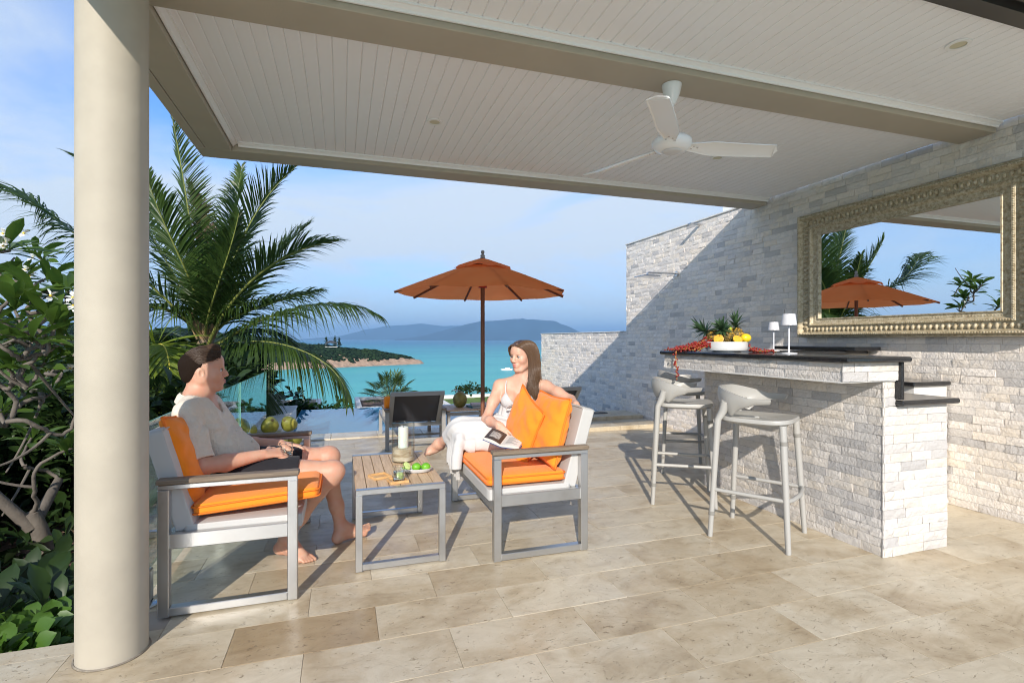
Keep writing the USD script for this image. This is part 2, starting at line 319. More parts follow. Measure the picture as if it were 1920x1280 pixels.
screen = Thing('slatted_screen', 'small white slatted panel above the wall just beyond the roof edge', 'screen', loc=(4.5, 5.3, 2.79))
for i in range(9): screen.part('slat', box(4.48, 4.52, 4.80 + 0.055 * i, 4.848 + 0.055 * i, 2.79, 3.1), TRIM)
screen.part('rail', box(4.52, 4.54, 4.79, 5.3, 2.83, 2.87), TRIM)

# ================================================================ roof
ZC, ZB = 2.765, 2.70
roof = Thing('terrace_roof', 'flat terrace roof with beige beams and white boarded ceiling', 'roof', loc=(-0.9, 2.5, ZB))
roof.part('main_beam', box(-1.05, WX - 0.03, 2.405, 2.64, ZB, 2.80, 0.004), BEIGE)
roof.part('front_beam', box(-1.05, WX - 0.03, 4.47, 4.69, ZB, 2.80, 0.004), BEIGE)
roof.part('side_beam', [box(-1.05, -0.985, 2.642, 4.468, ZB, 2.80, 0.003), box(-0.98, -0.80, 2.642, 4.468, ZB, 2.80, 0.003)], BEIGE)
roof.part('roof_slab', box(-1.05, WX - 0.025, 1.30, 4.69, 2.803, 2.84), BEIGE)
roof.part('side_beam', box(-1.05, -0.80, 1.30, 2.402, ZB, 2.80, 0.003), BEIGE)
def board(x0, x1, y0, y1):
    c = 0.005; return hullpts([(x0, y0, ZC + c, x1, y1, ZC + 0.015), (x0 + c, y0, ZC, x1 - c, y1, ZC + 0.012)])
for x in np.arange(-0.797, WX - 0.04, 0.0751):
    roof.part('ceiling_board', board(x, min(x + 0.0745, WX - 0.03), 2.641, 4.469), WHITE_PAINT)
for x in np.arange(-0.797, WX - 0.04, 0.0751):
    roof.part('ceiling_board', board(x, min(x + 0.0745, WX - 0.03), 1.602, 2.404), WHITE_PAINT)
roof.part('board_backing', [box(-0.8, WX - 0.03, 2.641, 4.469, ZC + 0.016, ZC + 0.03), box(-0.8, WX - 0.03, 1.30, 2.404, ZC + 0.016, ZC + 0.03)], WHITE_PAINT)
def crown(p, q, into):
    """A stepped moulding along p-q under the ceiling; 'into' points from the beam to the boards."""
    p, q, w = np.array(p, float), np.array(q, float), np.array(into, float); prof = [(0, 0), (0.006, -0.034), (0.014, -0.034), (0.018, -0.022), (0.036, -0.010), (0.044, -0.010), (0.044, 0)]
    v = np.array([e + w * a + np.array([0, 0, ZC + b]) for e in (p, q) for a, b in prof]); n = len(prof); i = np.arange(n); j = (i + 1) % n
    F = [np.stack([i, j, n + j], 1), np.stack([i, n + j, n + i], 1)]
    F += [np.array([(0, k, k + 1) for k in range(1, n - 1)]), np.array([(n, n + k + 1, n + k) for k in range(1, n - 1)])]
    return v, np.vstack(F)
for p, q, w in (((-0.754, 4.469, 0), (WX - 0.03, 4.469, 0), (0, -1, 0)), ((-0.7995, 2.641, 0), (-0.7995, 4.469, 0), (1, 0, 0)), ((-0.754, 2.4045, 0), (WX - 0.03, 2.4045, 0), (0, -1, 0))):
    roof.part('ceiling_trim', crown(p, q, w), TRIM)
DARK = plain('dark_bronze_frame', (0.05, 0.045, 0.04), 0.4)
track = Thing('door_track', 'dark sliding door track along the ceiling edge at the upper right', 'door track', loc=(3, 1.4, ZB))
track.part('track_rail', box(-0.8, WX - 0.03, 1.52, 1.60, ZC - 0.032, ZC + 0.012), DARK)
track.part('track_rail', box(-0.8, WX - 0.03, 1.40, 1.47, ZC - 0.032, ZC + 0.012), DARK)
track.part('track_channel', box(-0.8, WX - 0.03, 1.32, 1.599, ZC + 0.0125, ZC + 0.0155), DARK)
col = Thing('round_column', 'tall round cream column at the left edge of the terrace', 'column', loc=(-0.868, 2.472, 0))
col.part('shaft', lathe([(0, 0.0), (0.122, 0.0), (0.119, 0.012), (0.119, 2.69), (0, 2.69)], 64, (-0.868, 2.472, 0)), COLUMN, smooth=40)
col.part('base_joint', lathe([(0.1222, 0.0012), (0.1275, 0.0012), (0.126, 0.005), (0.1222, 0.007)], 64, (-0.868, 2.472, 0)), plain('grimy_sealant', (0.20, 0.17, 0.13), 0.8, vary=(30, 0.5)), smooth=True)
for x, y, lab in ((0.617, 3.604, 'round recessed ceiling light left of the fan'), (2.976, 3.577, 'round recessed ceiling light right of the fan near the front beam'), (3.011, 1.819, 'round recessed ceiling light nearest the dark door track')):
    d = Thing('downlight', lab, 'downlight', loc=(x, y, ZC))
    d.part('trim_ring', lathe([(0.038, -0.002), (0.036, -0.007), (0.054, -0.007), (0.056, -0.001), (0.05, -0.001)], 40, (x, y, ZC)), TRIM, smooth=30)
    d.part('diffuser', lathe([(0, -0.004), (0.037, -0.0035)], 32, (x, y, ZC)), plain('lamp_cream_%d' % int(x * 100), (0.6, 0.56, 0.40), 0.4))

# ================================================================ bar
bar_t = Thing('bar_counter', 'raised bar clad in white split marble with black granite top', 'bar', loc=(3.0, 2.9, 0))
BX = 2.955
bar_t.part('core', [box(BX, 3.03, 2.165, 3.70, 0, 1.0), box(2.63, 3.03, 2.165, 3.79, 1.018, 1.10), box(3.03, 3.47, 2.165, 3.70, 0, 0.86), box(3.48, WX - 0.03, 3.36, 3.66, 0.935, 1.10)], MORTAR)
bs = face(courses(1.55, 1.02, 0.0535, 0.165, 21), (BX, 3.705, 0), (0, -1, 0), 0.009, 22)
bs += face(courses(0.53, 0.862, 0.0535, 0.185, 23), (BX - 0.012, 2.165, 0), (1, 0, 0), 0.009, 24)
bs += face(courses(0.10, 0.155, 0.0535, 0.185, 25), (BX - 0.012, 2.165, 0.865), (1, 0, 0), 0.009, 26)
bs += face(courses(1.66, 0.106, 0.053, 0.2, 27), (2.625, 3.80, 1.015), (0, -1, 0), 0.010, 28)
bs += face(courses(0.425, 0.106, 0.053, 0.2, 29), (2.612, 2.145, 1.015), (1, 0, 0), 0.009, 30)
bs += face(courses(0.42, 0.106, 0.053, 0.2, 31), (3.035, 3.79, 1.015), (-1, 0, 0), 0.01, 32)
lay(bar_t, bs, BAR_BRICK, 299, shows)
bar_t.part('ledge_underside', box(2.615, 3.03, 2.15, 3.795, 1.008, 1.0165), CONCRETE)
bar_t.part('counter_top', [box(2.585, 3.075, 2.085, 3.83, 1.122, 1.152, 0.008), box(3.08, WX - 0.03, 3.33, 3.70, 1.121, 1.150, 0.008)], GRANITE)
bar_t.part('splash_panel', box(3.035, 3.055, 2.118, 3.655, 0.905, 1.12, 0.003), GRANITE)
bar_t.part('work_top', box(3.035, 3.515, 2.11, 3.655, 0.868, 0.9, 0.008), GRANITE)
back = Thing('back_counter', 'low cabinet with black top against the stone wall behind the bar', 'counter', loc=(4.2, 3.2, 0))
back.part('cabinet', box(4.02, WX - 0.03, 2.72, 3.65, 0.0, 0.90), CONCRETE)
back.part('counter_top', box(3.98, WX - 0.025, 2.69, 3.655, 0.903, 0.935, 0.006), GRANITE)
shelf = Thing('wall_shelf', 'black shelf on the stone wall just below the mirror', 'shelf', loc=(4.25, 3.7, 1.15))
shelf.part('shelf_board', box(4.08, WX - 0.022, 3.23, 4.10, 1.153, 1.185, 0.004), GRANITE)
shelf.part('bracket', box(4.10, WX - 0.022, 3.34, 3.36, 0.94, 1.150), plain('pale_wood', (0.55, 0.45, 0.33), 0.5))
# ================================================================ pool, garden, sea, hills
POOL = mat('pool_water', {'g': ('geometry', {}), 'n': ('noise_texture', {'scale': 3.0, 'detail': 2.0}), 'b': ('bump', {'distance': 0.004, 'strength': 0.12}), 'p': ('principled_bsdf', {'base_color': (0.05, 0.20, 0.34), 'roughness': 0.02, 'ior': 1.33, 'specular_ior_level': 0.3})},
    [('g.position', 'n.vector'), ('n.fac', 'b.height'), ('b.normal', 'p.normal')])
single('pool_water', box(-0.69, 4.38, 7.272, 10.12, -0.5, -0.03), POOL, kind='structure')
SOIL = plain('bark_mulch', (0.16, 0.10, 0.07), 0.95, bump=(40, 0.03), vary=(25, 0.5))
LAWN = plain('lawn', (0.10, 0.16, 0.03), 0.9, bump=(120, 0.01), vary=(3, 0.25))
garden = Thing('garden_ground', None, kind='structure')
def ground(x, y):
    """Height of the hillside below the terrace."""
    s = np.maximum(y - 12.5, 0); w = np.maximum(-1.1 - x, 0)
    return -0.42 - 0.10 * np.minimum(w, 3) - 0.25 * np.maximum(w - 3, 0) * 0.6 - 0.33 * s + 0.25 * (meshkit.fbm(np.stack([x, y, 0 * x], -1) * 0.5, 3, 5) - 0.5)
gx, gy = np.meshgrid(np.concatenate([np.linspace(-60, -6, 28), np.linspace(-5.8, -1.02, 40)]), np.linspace(2.62, 75, 150), indexing='ij')
garden.part('slope', (np.stack([gx, gy, np.maximum(ground(gx, gy), -27)], -1).reshape(-1, 3), grid_mesh(*gx.shape)[:, ::-1]), SOIL, smooth=True)
gx, gy = np.meshgrid(np.linspace(-1.02, 45, 60), np.linspace(10.3, 75, 130), indexing='ij')
garden.part('slope', (np.stack([gx, gy, np.maximum(ground(gx, gy) - 1.2, -27)], -1).reshape(-1, 3), grid_mesh(*gx.shape)[:, ::-1]), SOIL, smooth=True)
wl = Thing('pool_parapet', 'pale low wall with a flat top along the left end of the pool', 'wall', loc=(-0.85, 8, 0))
wl.part('wall_body', box(-0.97, -0.705, 6.95, 9.25, -0.9, 0.128), CONCRETE)
wl.part('coping', box(-0.99, -0.69, 6.93, 9.27, 0.13, 0.16, 0.004), CONCRETE)
def planter(lab, x0, x1, y0, y1, zt, soil):
    p = Thing('planter', lab, 'planter', loc=((x0 + x1) / 2, y0, zt)); t = 0.1
    p.part('rim', [box(x0, x0 + t, y0, y1, zt - 1.2, zt), box(x1 - t, x1, y0, y1, zt - 1.2, zt), box(x0 + t, x1 - t, y1 - t, y1, zt - 1.2, zt - .003), box(x0 + t, x1 - t, y0, y0 + t, zt - 1.2, zt - .003)], CONCRETE)
    gx, gy = np.meshgrid(np.linspace(x0 + t, x1 - t, 40), np.linspace(y0 + t, y1 - t, 40), indexing='ij')
    p.part('soil' if soil is SOIL else 'grass', (np.stack([gx, gy, zt - 0.10 + 0.05 * meshkit.noise(np.stack([gx, gy, 0 * gx], -1) * 9)], -1).reshape(-1, 3), grid_mesh(40, 40)[:, ::-1]), soil, smooth=True)
    return p
planter('pale walled planter of brown mulch with a small fan palm', 0.30, 2.05, 10.9, 12.9, -0.12, SOIL)
planter('pale walled planter of brown mulch beyond the left end of the pool', -2.2, -0.45, 10.7, 13.2, -0.16, SOIL)
planter('pale walled lawn bed beyond the right half of the pool', 2.1, 9.5, 10.5, 12.7, -0.12, LAWN)
SEAZ = -25.0
SEA = mat('sea_water', {'g': ('geometry', {}), 'sx': ('separate_xyz', {}), 'mr': ('map_range', {'from_min': 40.0, 'from_max': 3400.0, 'to_min': 0.0, 'to_max': 1.0, 'clamp': True}), 'pw': ('math', {'math_type': 'power', 'value2': 0.42}),
    'mp': ('mapping', {'scale': (0.003, 0.014, 1)}), 'n': ('noise_texture', {'scale': 1.0, 'detail': 6.0, 'roughness': 0.6, 'distortion': 0.5}), 'na': ('math', {'math_type': 'multiply_add', 'value2': 0.6, 'value3': -0.30}), 'ad': ('math', {'math_type': 'add'}),
    'r': ('rgb_ramp', {'ramp': [(0.0, (0.12, 0.44, 0.40)), (0.3, (0.09, 0.41, 0.385)), (0.5, (0.065, 0.35, 0.36)), (0.72, (0.035, 0.24, 0.30)), (1.0, (0.02, 0.15, 0.25))]}),
    'mp2': ('mapping', {'scale': (0.12, 0.30, 1)}), 'n2': ('noise_texture', {'scale': 1.0, 'detail': 8.0, 'roughness': 0.7}), 'b': ('bump', {'distance': 1.6, 'strength': 0.7}),
    'p': ('principled_bsdf', {'roughness': 0.35, 'ior': 1.33, 'specular_ior_level': 0.22})},
    [('g.position', 'sx.vector'), ('sx.y', 'mr.value'), ('mr.result', 'pw.value1'), ('g.position', 'mp.vector'), ('mp.vector', 'n.vector'), ('n.fac', 'na.value1'), ('pw.value', 'ad.value1'), ('na.value', 'ad.value2'), ('ad.value', 'r.fac'), ('r.color', 'p.base_color'),
     ('g.position', 'mp2.vector'), ('mp2.vector', 'n2.vector'), ('n2.fac', 'b.height'), ('b.normal', 'p.normal')])
single('sea', (np.array([(-40000, -500, SEAZ), (40000, -500, SEAZ), (40000, 60000, SEAZ), (-40000, 60000, SEAZ)], float), np.array([(0, 1, 2), (0, 2, 3)])), SEA, kind='structure')
# far mountains: ridge heights read along the horizon (pixel, pixels above it)
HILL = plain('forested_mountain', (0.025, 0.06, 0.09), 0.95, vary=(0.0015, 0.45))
def ridge(name, prof, dist, depth, seed, mtl):
    us = np.linspace(prof[0][0], prof[-1][0], 160); hs = np.interp(us, [p[0] for p in prof], [p[1] for p in prof]); rows = []
    for t in np.linspace(0, 1, 15):
        d = dist + depth * t; s = math.sin(PI * min(t * 1.0, 1)) ** 0.8
        q = np.array([far(u, 636, d) for u in us]); n = meshkit.fbm(np.stack([us / 40, us * 0 + t * 3, us * 0], -1), 4, seed)
        z = (hs / 974 * d + 26) * s * (0.75 + 0.5 * n if 0.05 < t < .95 and abs(t - .5) > .04 else 1) + SEAZ - 3; q[:, 2] = z; rows.append(q)
    return single(name, (np.stack(rows, 1).reshape(-1, 3), grid_mesh(160, 15)), mtl, kind='structure', smooth=True)
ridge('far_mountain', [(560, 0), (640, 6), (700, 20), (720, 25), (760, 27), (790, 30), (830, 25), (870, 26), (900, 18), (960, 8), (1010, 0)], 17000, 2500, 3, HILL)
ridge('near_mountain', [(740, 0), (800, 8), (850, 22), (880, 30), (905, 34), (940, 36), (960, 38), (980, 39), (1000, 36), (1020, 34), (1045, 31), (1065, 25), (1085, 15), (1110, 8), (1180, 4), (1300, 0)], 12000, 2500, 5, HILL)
# headland
ROCK = plain('granite_rock', (0.36, 0.24, 0.16), 0.9, bump=(0.5, 0.8), vary=(0.25, 0.4))
def land_h(x, y):
    """Height of the headland over the sea: a spur that runs right to its tip."""
    t = np.clip((x + 230) / 315.0, 0, 1); c = 560 + 0.12 * x; w = 90 * (1 - t) ** 0.7 + 16
    prof = np.interp(x, [-400, -180, -80, -20, 0, 30, 50, 66, 82, 90], [42, 36, 26, 18.5, 16, 13, 9, 5.5, 2.5, -3])
    dy = (y - c) / w; n = meshkit.fbm(np.stack([x, y, 0 * x], -1) * 0.03, 4, 2)
    return prof * np.exp(-dy ** 2 * 1.1) * (0.75 + 0.5 * n) - 7 * np.minimum(np.abs(dy) ** 2, 4) + 1.5 * (n - .5)
hx, hy = np.meshgrid(np.linspace(-400, 95, 190), np.linspace(390, 760, 110), indexing='ij')
hz = land_h(hx, hy) + 1.6 * (meshkit.fbm(np.stack([hx, hy, 0 * hx], -1) * 0.16, 3, 8) - 0.5) * (land_h(hx, hy) < 9) * 2.0
single('headland', (np.stack([hx, hy, SEAZ + hz], -1).reshape(-1, 3), grid_mesh(190, 110)[:, ::-1]), ROCK, kind='structure', smooth=30)
r = np.random.default_rng(11); bx = -400 + 478 * r.random(40000) ** .8; by = r.uniform(420, 620, 40000); bz = land_h(bx, by); k = (bz > 6.3 + r.normal(0, 1.0, len(bz))) & (by < 590 + 0.12 * bx); bx, by, bz = bx[k][:9000], by[k][:9000], bz[k][:9000]
def clump(seed, n=26):
    q = np.random.default_rng(seed); m = [rot(rot((np.array([(-.5, -.3, 0), (.5, -.3, 0), (.4, .4, .1), (-.4, .4, .1)]) * q.uniform(.45, .8), np.array([(0, 1, 2), (0, 2, 3)])), (1, 0, 0), q.uniform(-1.2, 1.2)), (0, 0, 1), q.uniform(0, 6.3)) for _ in range(n)]
    out = []
    for e in m:
        d = q.normal(size=3); d /= np.linalg.norm(d); d[2] = abs(d[2]); out.append(mv(e, d * (0.75, 0.75, 0.8) * q.uniform(.7, 1.05)))
    return cat(ball((0, 0, .3), (.62, .62, .55), 1), *out)
def leafy(name, c0, c1, c2, trans=0.25, rough=0.45, scale=0.6, spec=0.4):
    return mat(name, {'oi': ('object_info', {}), 'g': ('geometry', {}), 'n': ('noise_texture', {'scale': scale, 'detail': 2.0}), 'ri': ('math', {'math_type': 'add'}), 'h': ('math', {'math_type': 'multiply', 'value2': 0.5}),
        'r': ('rgb_ramp', {'ramp': [(0.25, c0), (0.5, c1), (0.78, c2)]}), 'p': ('principled_bsdf', {'roughness': rough, 'specular_ior_level': spec}), 't': ('translucent_bsdf', {}), 'mx': ('mix_closure', {'fac': trans})},
        [('g.position', 'n.vector'), ('n.fac', 'ri.value1'), ('g.random_per_island', 'ri.value2'), ('ri.value', 'h.value1'), ('h.value', 'r.fac'), ('r.color', 'p.base_color'), ('r.color', 't.color'), ('p.BSDF', 'mx.closure1'), ('t.BSDF', 'mx.closure2')], surface='mx.closure')
FOREST = leafy('headland_forest', (0.012, 0.03, 0.010), (0.03, 0.06, 0.016), (0.07, 0.10, 0.03), 0.05, 0.8, 0.05, 0.2)
pi = UsdGeom.PointInstancer.Define(stage, '/World/headland_trees'); tag(pi, 'dense dark green trees covering the rocky headland', 'trees', kind='stuff')
protos = [add(f'/World/headland_trees/tree_clump_{i:03d}', clump(i), FOREST) for i in range(3)]
pi.CreatePrototypesRel().SetTargets([p.GetPath() for p in protos]); pi.CreateProtoIndicesAttr(Vt.IntArray.FromNumpy((np.arange(len(bx)) % 3).astype(np.int32)))
pi.CreatePositionsAttr(Vt.Vec3fArray.FromNumpy(np.stack([bx, by, SEAZ + bz - 0.5], -1).astype(np.float32)))
sc = r.uniform(1.6, 3.9, (len(bx), 1)) * np.array([1, 1, .9]); pi.CreateScalesAttr(Vt.Vec3fArray.FromNumpy(sc.astype(np.float32)))
boat = Thing('boat', 'tiny white boat on the turquoise bay beyond the umbrella pole', 'boat', loc=(133.0, 420, SEAZ))
boat.part('hull', hullpts([(130.0, 419, SEAZ, 137.5, 421.5, SEAZ + 0.6), (128.2, 419.2, SEAZ + .6, 138.2, 421.3, SEAZ + 1.2)]), TRIM)
boat.part('cabin', hullpts([(132.0, 419.6, SEAZ + 1.2, 136.0, 421.0, SEAZ + 2.2)]), TRIM)
# haze
HAZE = mat('haze_air', {'v': ('principled_volume', {'color': (0.42, 0.70, 1.0), 'density': 6.5e-5, 'anisotropy': 0.2})}, [], surface=None, volume='v.volume')
hz_ = add('/World/haze', box(-30000, 30000, -600, 45000, SEAZ - 1.0, 900), HAZE); tag(hz_, 'pale sea haze over the bay', 'haze', kind='stuff')
# ================================================================ mirror, shower, glass
GILT = mat('aged_gilt_wood', {'g': ('geometry', {}), 'n': ('noise_texture', {'scale': 38.0, 'detail': 6.0, 'roughness': 0.7}), 'r': ('rgb_ramp', {'ramp': [(0.3, (0.22, 0.16, 0.09)), (0.5, (0.48, 0.40, 0.26)), (0.72, (0.66, 0.60, 0.47))]}), 'b': ('bump', {'distance': 0.004}), 'p': ('principled_bsdf', {'roughness': 0.5, 'metallic': 0.15})},
    [('g.position', 'n.vector'), ('n.fac', 'r.fac'), ('r.color', 'p.base_color'), ('n.fac', 'b.height'), ('b.normal', 'p.normal')])
mirror = Thing('mirror', 'large mirror in a carved weathered gilt frame on the stone wall above the bar', 'mirror', loc=(WX - 0.03, 3.08, 1.27))
MY0, MY1, MZ0, MZ1, GY0, GY1, GZ0, GZ1 = 2.13, 4.032, 1.271, 2.463, 2.359, 3.803, 1.45, 2.248
PROF = [(0.0, 0.0), (0.0, 0.055), (0.03, 0.065), (0.09, 0.06), (0.12, 0.088), (0.2, 0.094), (0.24, 0.07), (0.30, 0.052), (0.56, 0.046), (0.6, 0.062), (0.68, 0.066), (0.74, 0.044), (0.92, 0.036), (0.96, 0.046), (1.0, 0.046), (1.0, 0.0)]
def side(outer, inner):
    """One mitred side of the frame: outer and inner edges as ((y, z), (y, z))."""
    n = len(PROF); v = []
    for k in (0, 1):
        o, i = np.array(outer[k]), np.array(inner[k])
        for t, h in PROF: q = o + (i - o) * t; v.append((WX - 0.024 - h, q[0], q[1]))
    i = np.arange(n - 1); F = np.vstack([np.stack([i, i + 1, n + i + 1], 1), np.stack([i, n + i + 1, n + i], 1)])
    return np.array(v), F
OC, IC = [(MY1, MZ0), (MY0, MZ0), (MY0, MZ1), (MY1, MZ1)], [(GY1, GZ0), (GY0, GZ0), (GY0, GZ1), (GY1, GZ1)]
for k in range(4): mirror.part('frame_side', side((OC[k], OC[(k + 1) % 4]), (IC[k], IC[(k + 1) % 4])), GILT, smooth=25)
def along(t, step, mk):
    out = []
    for k in range(4):
        a = np.array(OC[k]) + (np.array(IC[k]) - OC[k]) * t; b = np.array(OC[(k + 1) % 4]) + (np.array(IC[(k + 1) % 4]) - OC[(k + 1) % 4]) * t
        n = max(2, int(np.linalg.norm(b - a) / step))
        for j in range(n): q = a + (b - a) * (j + .5) / n; out.append(mk(q[0], q[1], (b - a) / np.linalg.norm(b - a)))
    return out
for m in along(0.41, 0.042, lambda y, z, d: cat(ball((WX - 0.024 - 0.056, y, z), (0.014, 0.014 + .006 * abs(d[1]), 0.014 + .006 * abs(d[0])), 1), ball((WX - 0.024 - 0.05, y + d[1] * .016, z + d[0] * .016), (0.012, 0.010, 0.010), 1), ball((WX - 0.024 - 0.05, y - d[1] * .014, z - d[0] * .014), (0.012, 0.009, 0.009), 1))):
    mirror.part('carved_bud', m, GILT, smooth=True)
mirror.part('bead_row', cat(*along(0.64, 0.016, lambda y, z, d: ball((WX - 0.024 - 0.064, y, z), 0.006, 1)), *along(0.16, 0.018, lambda y, z, d: ball((WX - 0.024 - 0.092, y, z), 0.0065, 1)), *along(0.83, 0.02, lambda y, z, d: ball((WX - 0.024 - 0.04, y, z), 0.005, 1))), GILT, smooth=True)
mirror.part('mirror_glass', box(WX - 0.05, WX - 0.045, GY0 - 0.004, GY1 + 0.004, GZ0 - 0.004, GZ1 + 0.004), plain('mirror_silver', (0.9, 0.92, 0.92), 0.0, 1.0))
mirror.part('mirror_back', box(WX - 0.0445, WX - 0.0215, MY0 + 0.01, MY1 - 0.01, MZ0 + 0.01, MZ1 - 0.01), DARK)
sh = Thing('wall_shower', 'chrome rain shower arm with flat square head on the stone wall', 'shower', loc=(WX, 6.067, 2.15))
sh.part('flange', rot(cyl((0, 0, 0), 0.032, 0.012, 24), (0, 1, 0), -PI / 2), STEEL, smooth=40) if False else None
sh.part('flange', mv(rot(cyl((0, 0, 0), 0.034, 0.02, 24), (0, 1, 0), -PI / 2), (WX - 0.018, 6.067, 2.151)), STEEL, smooth=40)
sh.part('arm', tube([(WX - 0.02, 6.067, 2.151), (WX - 0.3, 6.067, 2.151), (WX - 0.46, 6.067, 2.150), (WX - 0.49, 6.067, 2.14), (WX - 0.495, 6.067, 2.10)], 0.012, 10), STEEL, smooth=40)
sh.part('shower_head', box(WX - 0.62, WX - 0.37, 5.94, 6.19, 2.088, 2.102, 0.003), STEEL)
single('wall_spout', [box(WX - 0.17, WX - 0.02, 5.575, 5.645, 2.722, 2.738, 0.004)], STEEL, 'small steel spout near the top of the stone wall above the shower', 'spout')
GLASS = mat('clear_glass_pane', {'lw': ('layer_weight', {'blend': 0.5}), 'pw': ('math', {'math_type': 'power', 'value2': 3.5}), 'f': ('math', {'math_type': 'multiply_add', 'value2': 0.75, 'value3': 0.035}), 't': ('transparent_bsdf', {'color': (0.90, 0.96, 0.945)}), 'gl': ('glossy_bsdf', {'roughness': 0.0, 'color': (1, 1, 1)}), 'm': ('mix_closure', {})}, [('lw.facing', 'pw.value1'), ('pw.value', 'f.value1'), ('f.value', 'm.fac'), ('t.BSDF', 'm.closure1'), ('gl.BSDF', 'm.closure2')], surface='m.closure')
GEDGE = plain('green_glass_edge', (0.10, 0.26, 0.22), 0.1)
GX = -0.875
for (a, b, sp, lab) in ((2.80, 5.20, (2.86, 3.82, 4.85), 'long clear glass balustrade panel behind the seated man'), (5.27, 6.95, (5.5, 6.6), 'short clear glass balustrade panel beside the pile of green coconuts')):
    gp = Thing('glass_balustrade', lab, 'balustrade', loc=(GX, a, 0))
    gp.part('pane', box(GX - 0.0055, GX + 0.0055, a, b, 0.035, 0.855), GLASS)
    gp.part('edge', [box(GX - 0.006, GX + 0.006, a, b, 0.8552, 0.857), box(GX - 0.006, GX + 0.006, a - 0.002, a - 0.0002, 0.035, 0.857), box(GX - 0.006, GX + 0.006, b + 0.0002, b + 0.002, 0.035, 0.857)], GEDGE)
    for y in sp:
        s_ = gp.part('clamp', [box(GX - 0.026, GX - 0.008, y - 0.024, y + 0.024, 0.012, 0.17, 0.005), box(GX + 0.008, GX + 0.026, y - 0.024, y + 0.024, 0.012, 0.17, 0.005), box(GX - 0.026, GX + 0.026, y - 0.024, y + 0.024, 0.012, 0.03, 0.004)], STEEL)
        gp.part('base_disc', lathe([(0, 0.0015), (0.055, 0.0015), (0.055, 0.006), (0.035, 0.013), (0, 0.013)], 28, (GX, y, 0)), STEEL, smooth=40)
hr = Thing('handrail', 'dark sloping steel handrail in the garden at the lower left', 'handrail', loc=far(80, 1150, 3.0))
a_, b_ = far(-120, 1048, 3.35), far(175, 1192, 2.9)
hr.part('rail', tube([a_, b_], 0.016, 10), plain('painted_steel', (0.13, 0.12, 0.10), 0.5), smooth=40)
for t in (0.2, 0.78):
    q = a_ + (b_ - a_) * t; hr.part('post', tube([q - (0, 0, 0.9), q - (0, 0, .012)], 0.012, 8), _m['painted_steel'], smooth=40)

# ================================================================ ceiling fan
FANW = plain('fan_white_enamel', (0.82, 0.82, 0.81), 0.25)
FX, FY, FZ = 1.79, 2.53, 2.36
fan = Thing('ceiling_fan', 'white three blade ceiling fan hanging under the main beam', 'fan', loc=(FX, FY, FZ))
c0 = (FX, FY, 0)
fan.part('canopy', lathe([(0, 2.698), (0.055, 2.698), (0.055, 2.69), (0.046, 2.65), (0.032, 2.61), (0.017, 2.585), (0.0, 2.583)], 40, c0), FANW, smooth=40)
fan.part('rod', lathe([(0, 2.60), (0.0125, 2.60), (0.0125, 2.45), (0.0, 2.45)], 16, c0), FANW, smooth=40)
fan.part('rod_cover', lathe([(0, 2.508), (0.014, 2.507), (0.028, 2.485), (0.04, 2.45), (0.044, 2.412), (0, 2.41)], 36, c0), FANW, smooth=40)
fan.part('motor', lathe([(0, 2.412), (0.05, 2.41), (0.088, 2.398), (0.108, 2.38), (0.112, 2.366), (0.104, 2.346), (0.085, 2.33), (0.06, 2.322), (0, 2.32)], 48, c0), FANW, smooth=50)
fan.part('bottom_cap', lathe([(0, 2.311), (0.038, 2.312), (0.052, 2.316), (0.056, 2.321), (0, 2.324)], 40, c0), plain('fan_cap_grey', (0.6, 0.6, 0.6), 0.35), smooth=50)
for k in range(3):
    ang = math.radians(-11 + 120 * k); n = 14; s = np.linspace(0, 1, n)
    hw = np.where(s < .25, 0.032 + 0.030 * (s / .25) ** 1.2, 0.062 - 0.004 * (s - .25)); ctr = 0.006 * np.sin(PI * s); L = 0.10 + s * 0.55
    tilt = -np.radians(17 - 4 * s); rows = []
    for sgn_z in (1, -1):
        for w in (-1, -.86, 0, .86, 1):
            th = 0.0025 * sgn_z * (1 if abs(w) < 1 else 0.9); lift = 0.006 * (1 if abs(w) > .9 else 0)
            y = hw * w + ctr; x = L - (0.05 * (w < -.5) * (s > .95)); rows.append(np.stack([x, y * np.cos(tilt), y * np.sin(tilt) + th - lift + 0.004], -1))
    R = np.stack(rows, 1); ring = R[:, [0, 1, 2, 3, 4, 9, 8, 7, 6, 5]]; v = ring.reshape(-1, 3); i = np.arange(10); j = (i + 1) % 10; f = []
    for q in range(n - 1): o = q * 10; f += [np.stack([o + i, o + 10 + i, o + 10 + j], 1), np.stack([o + i, o + 10 + j, o + j], 1)]
    f += [np.array([(0, q + 1, q) for q in range(1, 9)]), np.array([((n - 1) * 10, (n - 1) * 10 + q, (n - 1) * 10 + q + 1) for q in range(1, 9)])]
    m = mv(rot((v, np.vstack(f)), (0, 0, 1), ang), (FX, FY, 2.352))
    bl = fan.part('blade', m, FANW, smooth=30)
    bolts = [mv(rot(ball((0.125 + .03 * (q % 2), -0.018 + 0.018 * q, -0.004), (0.005, .005, .003), 1), (0, 0, 1), ang), (FX, FY, 2.352)) for q in range(3)]
    fan.part('bolt', cat(*bolts), STEEL, under=str(bl.GetPath()), smooth=True)

